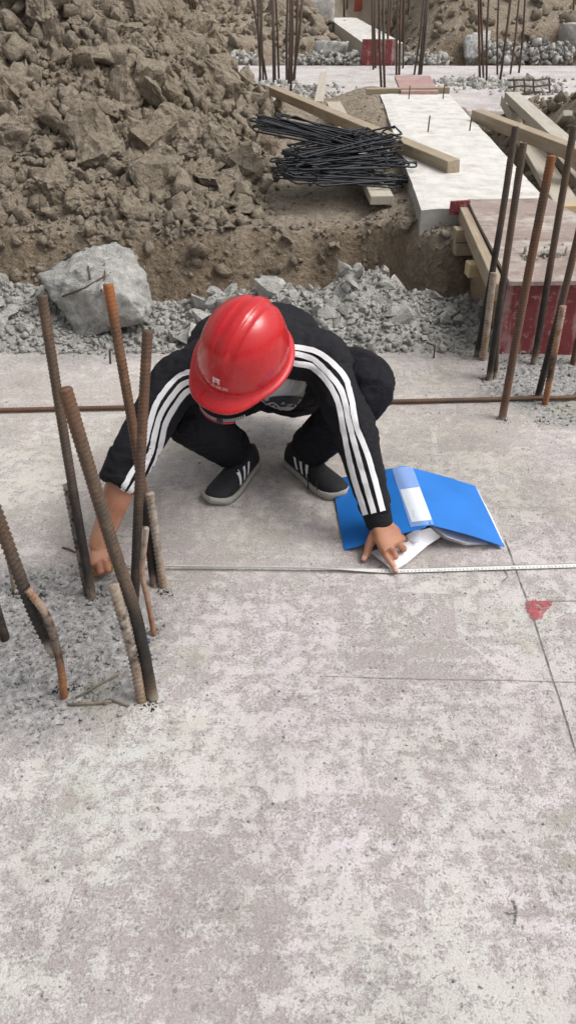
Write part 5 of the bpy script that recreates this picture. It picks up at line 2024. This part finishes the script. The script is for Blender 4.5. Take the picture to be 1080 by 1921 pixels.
# shoes
def shoe(heel, toe, length, side, stripes, label, laces=()):
    h, t = Vector(heel), Vector(toe)
    f = (t - h)
    f.z = 0
    f.normalize()
    s = Vector((f.y, -f.x, 0))
    secs = [(0.0, .020, .060), (0.03, .030, .078), (0.12, .034, .092), (0.25, .034, .094), (0.40, .035, .082), (0.55, .040, .068), (0.70, .045, .056), (0.82, .045, .050), (0.92, .036, .042), (0.965, .024, .034), (0.985, .010, .028)]
    rings, sole_r, sole_b = [], [], []
    for u, w, hh in secs:
        cx = 0.006 * math.sin(math.pi * u) * side
        toe_up = 0.010 * max(0, (u - 0.8) / 0.2) ** 2
        c = h + f * (u * length) + s * cx
        ring = []
        for k in range(18):
            a = math.pi * k / 17
            ring.append(c + s * (w * math.copysign(abs(math.cos(a)) ** 0.75, math.cos(a))) + Vector((0, 0, 0.016 + toe_up + (hh - 0.016) * math.sin(a) ** 0.8)))
        rings.append(ring)
    V, F = loft(rings)
    uv, uf, un = remesh([(V, F)], 0.004, 3)
    root = mk('shoe', uv, uf, M['shoe'], person, label=label)
    lo, hi = [], []
    n = 48
    for k in range(n):
        a = 2 * math.pi * k / n
        u = 0.5 + 0.5 * math.cos(a) * 1.025
        w = np.interp(min(max(u, 0), 1), [q[0] for q in secs], [q[1] for q in secs]) + 0.005 + 0.010 * max(0, (u - 0.86) / 0.14)
        ww = w * min(1, abs(math.sin(a)) * 1.9) * (1 if math.sin(a) > 0 else -1)
        c = h + f * (u * length) + s * (ww + 0.006 * math.sin(math.pi * min(max(u, 0), 1)) * side)
        tu = 0.010 * max(0, (u - 0.8) / 0.2) ** 2
        lo.append(c + Vector((0, 0, 0.001 + tu)))
        hi.append(c + Vector((0, 0, 0.023 + tu + 0.006 * (1 - u))))
    mid = [a.lerp(b, 0.5) + (a - (h + f * length * 0.5)).normalized() * 0.002 for a, b in zip(lo, hi)]
    top = [p.lerp(h + f * length * 0.5, 0.06) for p in hi]
    V, F = loft([lo, mid, hi, top])
    mk('sole', V, F, M['sole'], root)
    tr_ = bvh(uv, uf)
    inner = s * side
    for u0 in stripes:
        V, F = [], []
        for k in range(8):
            w = k / 7
            for e in (0, 1):
                c = h + f * (length * (u0 + 0.075 * (1 - w)) + 0.0125 * (e - 0.5)) + Vector((0, 0, 0.031 + 0.034 * w))
                hit = tr_.ray_cast(c + inner * 0.12, -inner, 0.2)
                V.append((hit[0] if hit[0] else c + inner * 0.03) + inner * 0.0014)
            if k:
                F.append([2 * k - 2, 2 * k - 1, 2 * k + 1, 2 * k])
        mk('side_stripe', V, F, M['white_cloth'], root)
    for q in laces:
        pts = [on_surf(tr_, *q[0], 0.002)] + [None]
        p0 = pts[0][0] if pts[0] else gz(*q[0], 0.06)
        V, F = tube([p0, p0.lerp(gz(*q[1], 0.004), 0.5) + Vector((0, -0.01, 0.006)), gz(*q[1], 0.004)], 0.0018, 6)
        mk('lace', V, F, M['shoe'], root)
    # heel tab and lace rows
    V, F = box(h + f * 0.004 + Vector((0, 0, 0.055)), s * 0.013, f * 0.004, Vector((0, 0, 0.02)), 0.002)
    mk('heel_tab', V, F, M['red_trim'], root)
    for k in range(4):
        u = 0.42 + 0.08 * k
        hh = np.interp(u, [q[0] for q in secs], [q[2] for q in secs])
        c = h + f * (u * length) + Vector((0, 0, hh + 0.0012))
        V, F = tube([c - s * 0.018 - Vector((0, 0, 0.004)), c, c + s * 0.018 - Vector((0, 0, 0.004))], 0.0022, 6)
        mk('lace', V, F, M['shoe'], root)
    return root


shoe(gz(474, 868), gz(392, 955), 0.275, -1, [0.34, 0.45, 0.56], 'black trainer with white sole, toe turned to the image left')
shoe(gz(543, 866), gz(645, 937), 0.275, 1, [0.26, 0.37, 0.48], 'black trainer with white sole half behind the folder', [((577, 889), (578, 918)), ((594, 902), (595, 928))])

# body: head, neck, trunk, arms with hands and legs as one skin
hc = HC - hu * 0.035 + hf * 0.004                                # head centre
head = []
V, F = ICO[4]
hv = V.copy()
# local axes: x right, y front, z up
hv[:, 0] *= 0.076
hv[:, 1] *= 0.096
hv[:, 2] *= 0.118
lowm = np.clip(-hv[:, 2] / 0.118, 0, 1)
hv[:, 0] *= 1 - 0.30 * lowm ** 1.5
hv[:, 1] += 0.012 * lowm
Lm = np.array([tuple(hr), tuple(hf), tuple(hu)])
toW = lambda p: np.asarray(p) @ Lm + np.array(tuple(hc))
parts = [(toW(hv), F)]


def loc(x, y, z):
    return Vector(toW(np.array([[x, y, z]]))[0])


parts.append(tube([loc(0, 0.093, 0.008), loc(0, 0.106, -0.022), loc(0, 0.112, -0.036), loc(0, 0.098, -0.046)], [0.008, 0.011, 0.0145, 0.008], 10))
for sgn in (-1, 1):
    parts.append(tube([loc(sgn * 0.074, -0.01, 0.015), loc(sgn * 0.084, -0.016, 0.0), loc(sgn * 0.078, -0.006, -0.035)], [0.010, 0.014, 0.008], 10, flat=0.6))
    parts.append(tube([loc(sgn * 0.012, 0.090, 0.016), loc(sgn * 0.045, 0.084, 0.018)], [0.007, 0.006], 8))
    parts.append(tube([loc(sgn * 0.0, 0.094, -0.062), loc(sgn * 0.024, 0.088, -0.062)], [0.0075, 0.004], 8))
    parts.append(tube([loc(sgn * 0.0, 0.092, -0.073), loc(sgn * 0.02, 0.087, -0.072)], [0.0085, 0.004], 8))
parts.append(tube([loc(0, -0.02, -0.05), (loc(0, -0.03, -0.09) + neck) / 2, neck - sp_dir * 0.05], [0.06, 0.056, 0.062], 14))
parts.append(torso(0.82))
parts.append(tube([neck - sp_dir * 0.06, shR, shR.lerp(elR, 0.5), elR, wrR.lerp(elR, 0.5), wrR], [0.05, 0.05, 0.044, 0.038, 0.036, 0.026], 14, 30))
parts.append(tube([neck - sp_dir * 0.06, shL, shL.lerp(elL, 0.5), elL, elL.lerp(wrL, 0.35), elL.lerp(wrL, 0.7), wrL], [0.05, 0.05, 0.044, 0.042, 0.040, 0.033, 0.028], 16, 36))
for hp, kn, an in ((hipR, knR, anR), (hipL, knL, anL)):
    parts.append(tube([hp, hp.lerp(kn, 0.5), kn, kn.lerp(an, 0.4), an, an - Vector((0, 0, 0.04))], [0.08, 0.07, 0.05, 0.05, 0.034, 0.032], 14, 26))


def hand(wrist, knucks, fingers, thumb, thick=0.0125):
    """palm from wrist to the four knuckles, then four bent fingers and a thumb"""
    out = []
    K = [Vector(k) for k in knucks]
    side = (K[0] - K[3]).normalized()
    cen = (K[1] + K[2]) / 2
    fw = (cen - wrist).normalized()
    nrm = side.cross(fw).normalized()
    if nrm.z < 0:
        nrm = -nrm
    wid = (K[0] - K[3]).length / 2 + 0.008
    rings = []
    for t, wf, hf_ in ((-0.12, 0.62, 0.021), (0.15, 0.72, 0.020), (0.45, 0.92, 0.019), (0.8, 1.0, 0.0165), (1.02, 0.93, 0.013)):
        c = wrist.lerp(cen, t)
        rings.append(ell(c, side * wid * wf, nrm * hf_, 18, 0.8))
    out.append(loft(rings))
    for k in range(4):
        pts = [K[k].lerp(wrist, 0.25)] + [K[k]] + [Vector(p) for p in fingers[k]]
        r0 = [0.0098, 0.0102, 0.0098, 0.0086][k]
        rad = [r0, r0 * 1.02] + list(np.linspace(r0 * 0.95, r0 * 0.74, len(fingers[k])))
        out.append(tube(pts, rad, 10))
        tip = Vector(fingers[k][-1])
        out.append((ICO[2][0] * r0 * 0.78 + np.array(tuple(tip)), ICO[2][1]))
        out.append((ICO[2][0] * r0 * 1.08 + np.array(tuple(K[k])), ICO[2][1]))
        for q, pnt in enumerate(fingers[k][:-1]):
            out.append((ICO[2][0] * r0 * (0.97 - 0.06 * q) + np.array(tuple(pnt)), ICO[2][1]))
    tp_ = [Vector(p) for p in thumb]
    out.append(tube(tp_, [0.017, 0.0125, 0.0112, 0.0085][:len(tp_)], 10))
    out.append((ICO[2][0] * 0.0088 + np.array(tuple(tp_[-1])), ICO[2][1]))
    return out


def q(px, py, z):
    return gz(px, py, z)


handR = hand(wrR, [q(716, 1031, .052), q(733, 1029, .056), q(746, 1020, .053), q(754, 1009, .046)],
             [[q(727, 1048, .034), q(736, 1061, .021), q(742, 1071, .0145)],
              [q(741, 1044, .034), q(739, 1042, .020), q(735, 1034, .016)],
              [q(757, 1030, .034), q(755, 1032, .020), q(748, 1026, .016)],
              [q(764, 1014, .030), q(761, 1018, .018), q(754, 1015, .014)]],
             [q(702, 1004, .055), q(692, 1022, .040), q(688, 1037, .022), q(682, 1049, .0115)])
handL = hand(wrL, [q(205, 1042, .062), q(198, 1052, .064), q(186, 1057, .06), q(172, 1056, .056)],
             [[q(212, 1058, .042), q(206, 1068, .022), q(198, 1066, .016)],
              [q(203, 1068, .042), q(196, 1074, .022), q(190, 1070, .016)],
              [q(188, 1072, .040), q(182, 1077, .021), q(178, 1071, .015)],
              [q(172, 1069, .038), q(168, 1074, .020), q(166, 1068, .015)]],
             [q(198, 1028, .06), q(208, 1040, .045), q(212, 1052, .032), q(206, 1060, .022)])
bv, bf, bn_ = remesh(parts + handR + handL, 0.0030, 3)
body = mk('body', bv, bf, M['skin'], person, label='tanned bare skin of forearm and hands')
btree = bvh(bv, bf)
for (px, py) in ((741, 1069), (682, 1047)):
    V, F = sticker([(px - 2.5, py - 4), (px, py), (px + 1, py + 3)] if px > 700 else [(px + 3, py - 4), (px, py), (px - 1, py + 3)], 8, btree, 0.0007, 6)
    if F:
        mk('finger_nail', V, F, M['nail'], body)
for sgn in (-1, 1):
    e = loc(sgn * 0.030, 0.083, 0.0)
    mk('eye', ICO[3][0] * 0.0115 + np.array(tuple(e)), ICO[3][1], M['eye'], body)
    e = loc(sgn * 0.030, 0.0925, -0.001)
    mk('iris', ICO[2][0] * 0.005 + np.array(tuple(e)), ICO[2][1], M['hair'], body)
    V, F = tube([loc(sgn * 0.014, 0.098, 0.018), loc(sgn * 0.032, 0.097, 0.023), loc(sgn * 0.05, 0.086, 0.017)], [0.003, 0.0035, 0.002], 6)
    mk('eyebrow', V, F, M['hair'], body)
# hair below the helmet rim at the back and sides
hv2 = ICO[4][0].copy()
keep = (hv2[:, 1] < 0.35) & (hv2[:, 2] > -0.62)
hv2 = hv2 * np.array([0.081, 0.101, 0.123])
hv2 *= (1 + 0.02 * fbm(hv2 * 160, 2))[:, None]
hf3 = np.array([f for f in ICO[4][1].tolist() if all(keep[i] for i in f)])
mk('hair', toW(hv2), hf3, M['hair'], person, label='short black hair under the helmet')

# print on the t-shirt: dark field, pale letter strokes
V, F = sticker([(470, 772), (500, 757), (530, 752), (565, 754)], 20, tt, 0.0025, 40)
if F:
    pr = mk('chest_print', V, F, M['print'], tshirt)
    for pl, w in (([(486, 774), (510, 773), (532, 764)], 3.0), ([(492, 758), (495, 768), (501, 771), (507, 763), (512, 768)], 2.6), ([(497, 757), (512, 754), (524, 762)], 2.6), ([(527, 757), (531, 753), (533, 757)], 1.8), ([(537, 758), (548, 756)], 1.6), ([(537, 761), (546, 759)], 1.4)):
        V, F = sticker(pl, w, tt, 0.0034, 24)
        if F:
            mk('print_stroke', V, F, M['tshirt'], tshirt)

# ------------------------------------------------------------------ red hard hat
hat = empty('hard_hat', tuple(HC), 'glossy red hard hat with white emblem on the squatting person\'s head', 'hard hat')


def hw(x, y, z):
    return HC + hr * x + hf * y + hu * z


na, nr_ = 120, 46
ringsV = []
A_, B_, H_ = 0.127, 0.105, 0.146


def dome(az, e):
    """az azimuth (0 = front), e elevation 0 rim..pi/2 crown"""
    ce, se = math.cos(e), math.sin(e)
    k = ce ** 0.86
    y = A_ * k * math.cos(az)
    x = B_ * k * math.sin(az)
    z = H_ * se ** 0.98
    # raised ribs along the crown: a middle rib and one each side
    fade = sst(np.array([(z - 0.062) / 0.04]))[0]
    rib = 0.0
    rib += 0.0042 * (1 - sst(np.array([(abs(x) - 0.010) / 0.005]))[0])
    rib += 0.0026 * (sst(np.array([(abs(x) - 0.026) / 0.004]))[0]) * (1 - sst(np.array([(abs(x) - 0.075) / 0.03]))[0])
    n = Vector((x / B_ ** 2, y / A_ ** 2, z / H_ ** 2)).normalized()
    p = Vector((x, y, z)) + n * rib * fade
    return p


rows = []
for i in range(nr_):
    e = math.pi / 2 * (1 - 0.012 - 0.988 * i / (nr_ - 1))
    rows.append([hw(*dome(2 * math.pi * j / na, max(e, 0.0))) for j in range(na)])
# fillet and brim flange with the visor in front
for (o_, dz, vis) in ((0.003, -0.004, 0.10), (0.007, -0.0065, 0.35), (0.011, -0.008, 0.7), (0.014, -0.0105, 1.0), (0.0145, -0.015, 1.03), (0.012, -0.0155, 0.98)):
    row = []
    for j in range(na):
        az = 2 * math.pi * j / na
        cz = math.cos(az)
        vv = 0.025 * sst(np.array([(cz - 0.45) / 0.5]))[0] * vis
        y = (A_ + o_) * cz + vv
        x = (B_ + o_) * math.sin(az)
        row.append(hw(x, y, dz - 0.38 * vv))
    rows.append(row)
V = [p for r in rows for p in r]
F = []
for i in range(len(rows) - 1):
    for j in range(na):
        a, b = i * na + j, i * na + (j + 1) % na
        F.append([a, b, b + na, a + na])
F.append(list(range(na))[::-1])
shell = mk('shell', V, F, M['helmet'], hat)
sm = shell.modifiers.new('thickness', 'SOLIDIFY')
sm.thickness, sm.offset = 0.0024, -1
ht = bvh(V, F)


def project_hat(V2, cx, cz, scale, up_tilt=0.0):
    """flat artwork laid on the front of the shell"""
    out = []
    for x, z in V2:
        o_ = hw(cx + x * scale, 0.30, cz + z * scale)
        h, nn, i, d = ht.ray_cast(o_, -hf, 0.6)
        if h is None:
            h, nn = hw(cx + x * scale, A_, cz + z * scale), hf
        if nn.dot(hf) < 0:
            nn = -nn
        out.append(h + nn * 0.0008)
    return out


# emblem: blocky mark of an upright, a top bar and a short lower bar
EX, EZ = 0.0, 0.040
for poly in ([(-1, 1), (-0.35, 1), (-0.35, -0.9), (-0.95, -0.9)], [(-0.2, 1), (1, 1), (1, 0.25), (-0.2, 0.25)], [(-0.05, 0.05), (1, 0.05), (1, -0.85), (0.6, -0.85), (0.6, -0.4), (-0.05, -0.4)]):
    dense = []
    for a, b in zip(poly, poly[1:] + poly[:1]):
        for t in (0, 0.5):
            dense.append((a[0] + (b[0] - a[0]) * t, a[1] + (b[1] - a[1]) * t))
    V = project_hat([(-x, z) if hr.dot(img_rt) < 0 else (x, z) for x, z in dense], EX, EZ, 0.0092)
    mk('emblem', V, [list(range(len(V)))], M['helmet_print'], shell, smooth=False)
Vc, Fc = text_tris('中冶建筑', 0.0125)
if len(Vc):
    sg = -1 if hr.dot(img_rt) < 0 else 1
    V = project_hat([(sg * x * 1.25, z) for x, z, _ in Vc], EX, EZ - 0.0185, 1.0)
    mk('lettering', V, Fc, M['helmet_print'], shell, smooth=False)

# chin strap slung below the visor: ribbed grey webbing, black slider, red end
def band(y0, z0, w, half, n, r=0.0):
    pts = []
    for k in range(n + 1):
        az = -half + 2 * half * k / n
        pts.append((az, (B_ - 0.004) * math.sin(az), (A_ + y0) * math.cos(az) + 0.032 * max(0, math.cos(az)), z0 - 0.012 * max(0, math.cos(az))))
    return pts


strap = None
pts = band(-0.004, -0.056, 0.013, R(44), 64)
for which in (0, 1):
    Vs_, Fs_ = [], []
    for k in range(64):
        if (k % 2) != which:
            continue
        quad = []
        for (kk, zz) in ((k, 0), (k + 1, 0), (k + 1, -0.017), (k, -0.017)):
            az, x, y, z = pts[kk]
            quad.append(hw(x, y + (0.0008 if which == 0 else 0) - zz * -0.15, z + zz))
        o_ = len(Vs_)
        nq = [p - hf * 0.0016 for p in quad]
        Vs_ += quad + nq
        Fs_ += [[o_, o_ + 1, o_ + 2, o_ + 3], [o_ + 7, o_ + 6, o_ + 5, o_ + 4], [o_, o_ + 4, o_ + 5, o_ + 1], [o_ + 3, o_ + 2, o_ + 6, o_ + 7]]
    if which == 0:
        strap = mk('chin_strap', Vs_, Fs_, M['strap_a'], hat, smooth=False)
    else:
        mk('webbing_rib', Vs_, Fs_, M['strap_b'], strap, smooth=False)
az, x, y, z = pts[22]
V, F = box(hw(x, y + 0.002, z - 0.007), hr * 0.009, hf * 0.003, hu * 0.009, 0.002)
mk('slider', V, F, M['strap_b'], strap, smooth=False)
V, F = tube([hw(p[1], p[2] - 0.004, p[3] - 0.024) for p in pts[10:50]], 0.0025, 8)
mk('headband_edge', V, F, M['helmet'], hat)
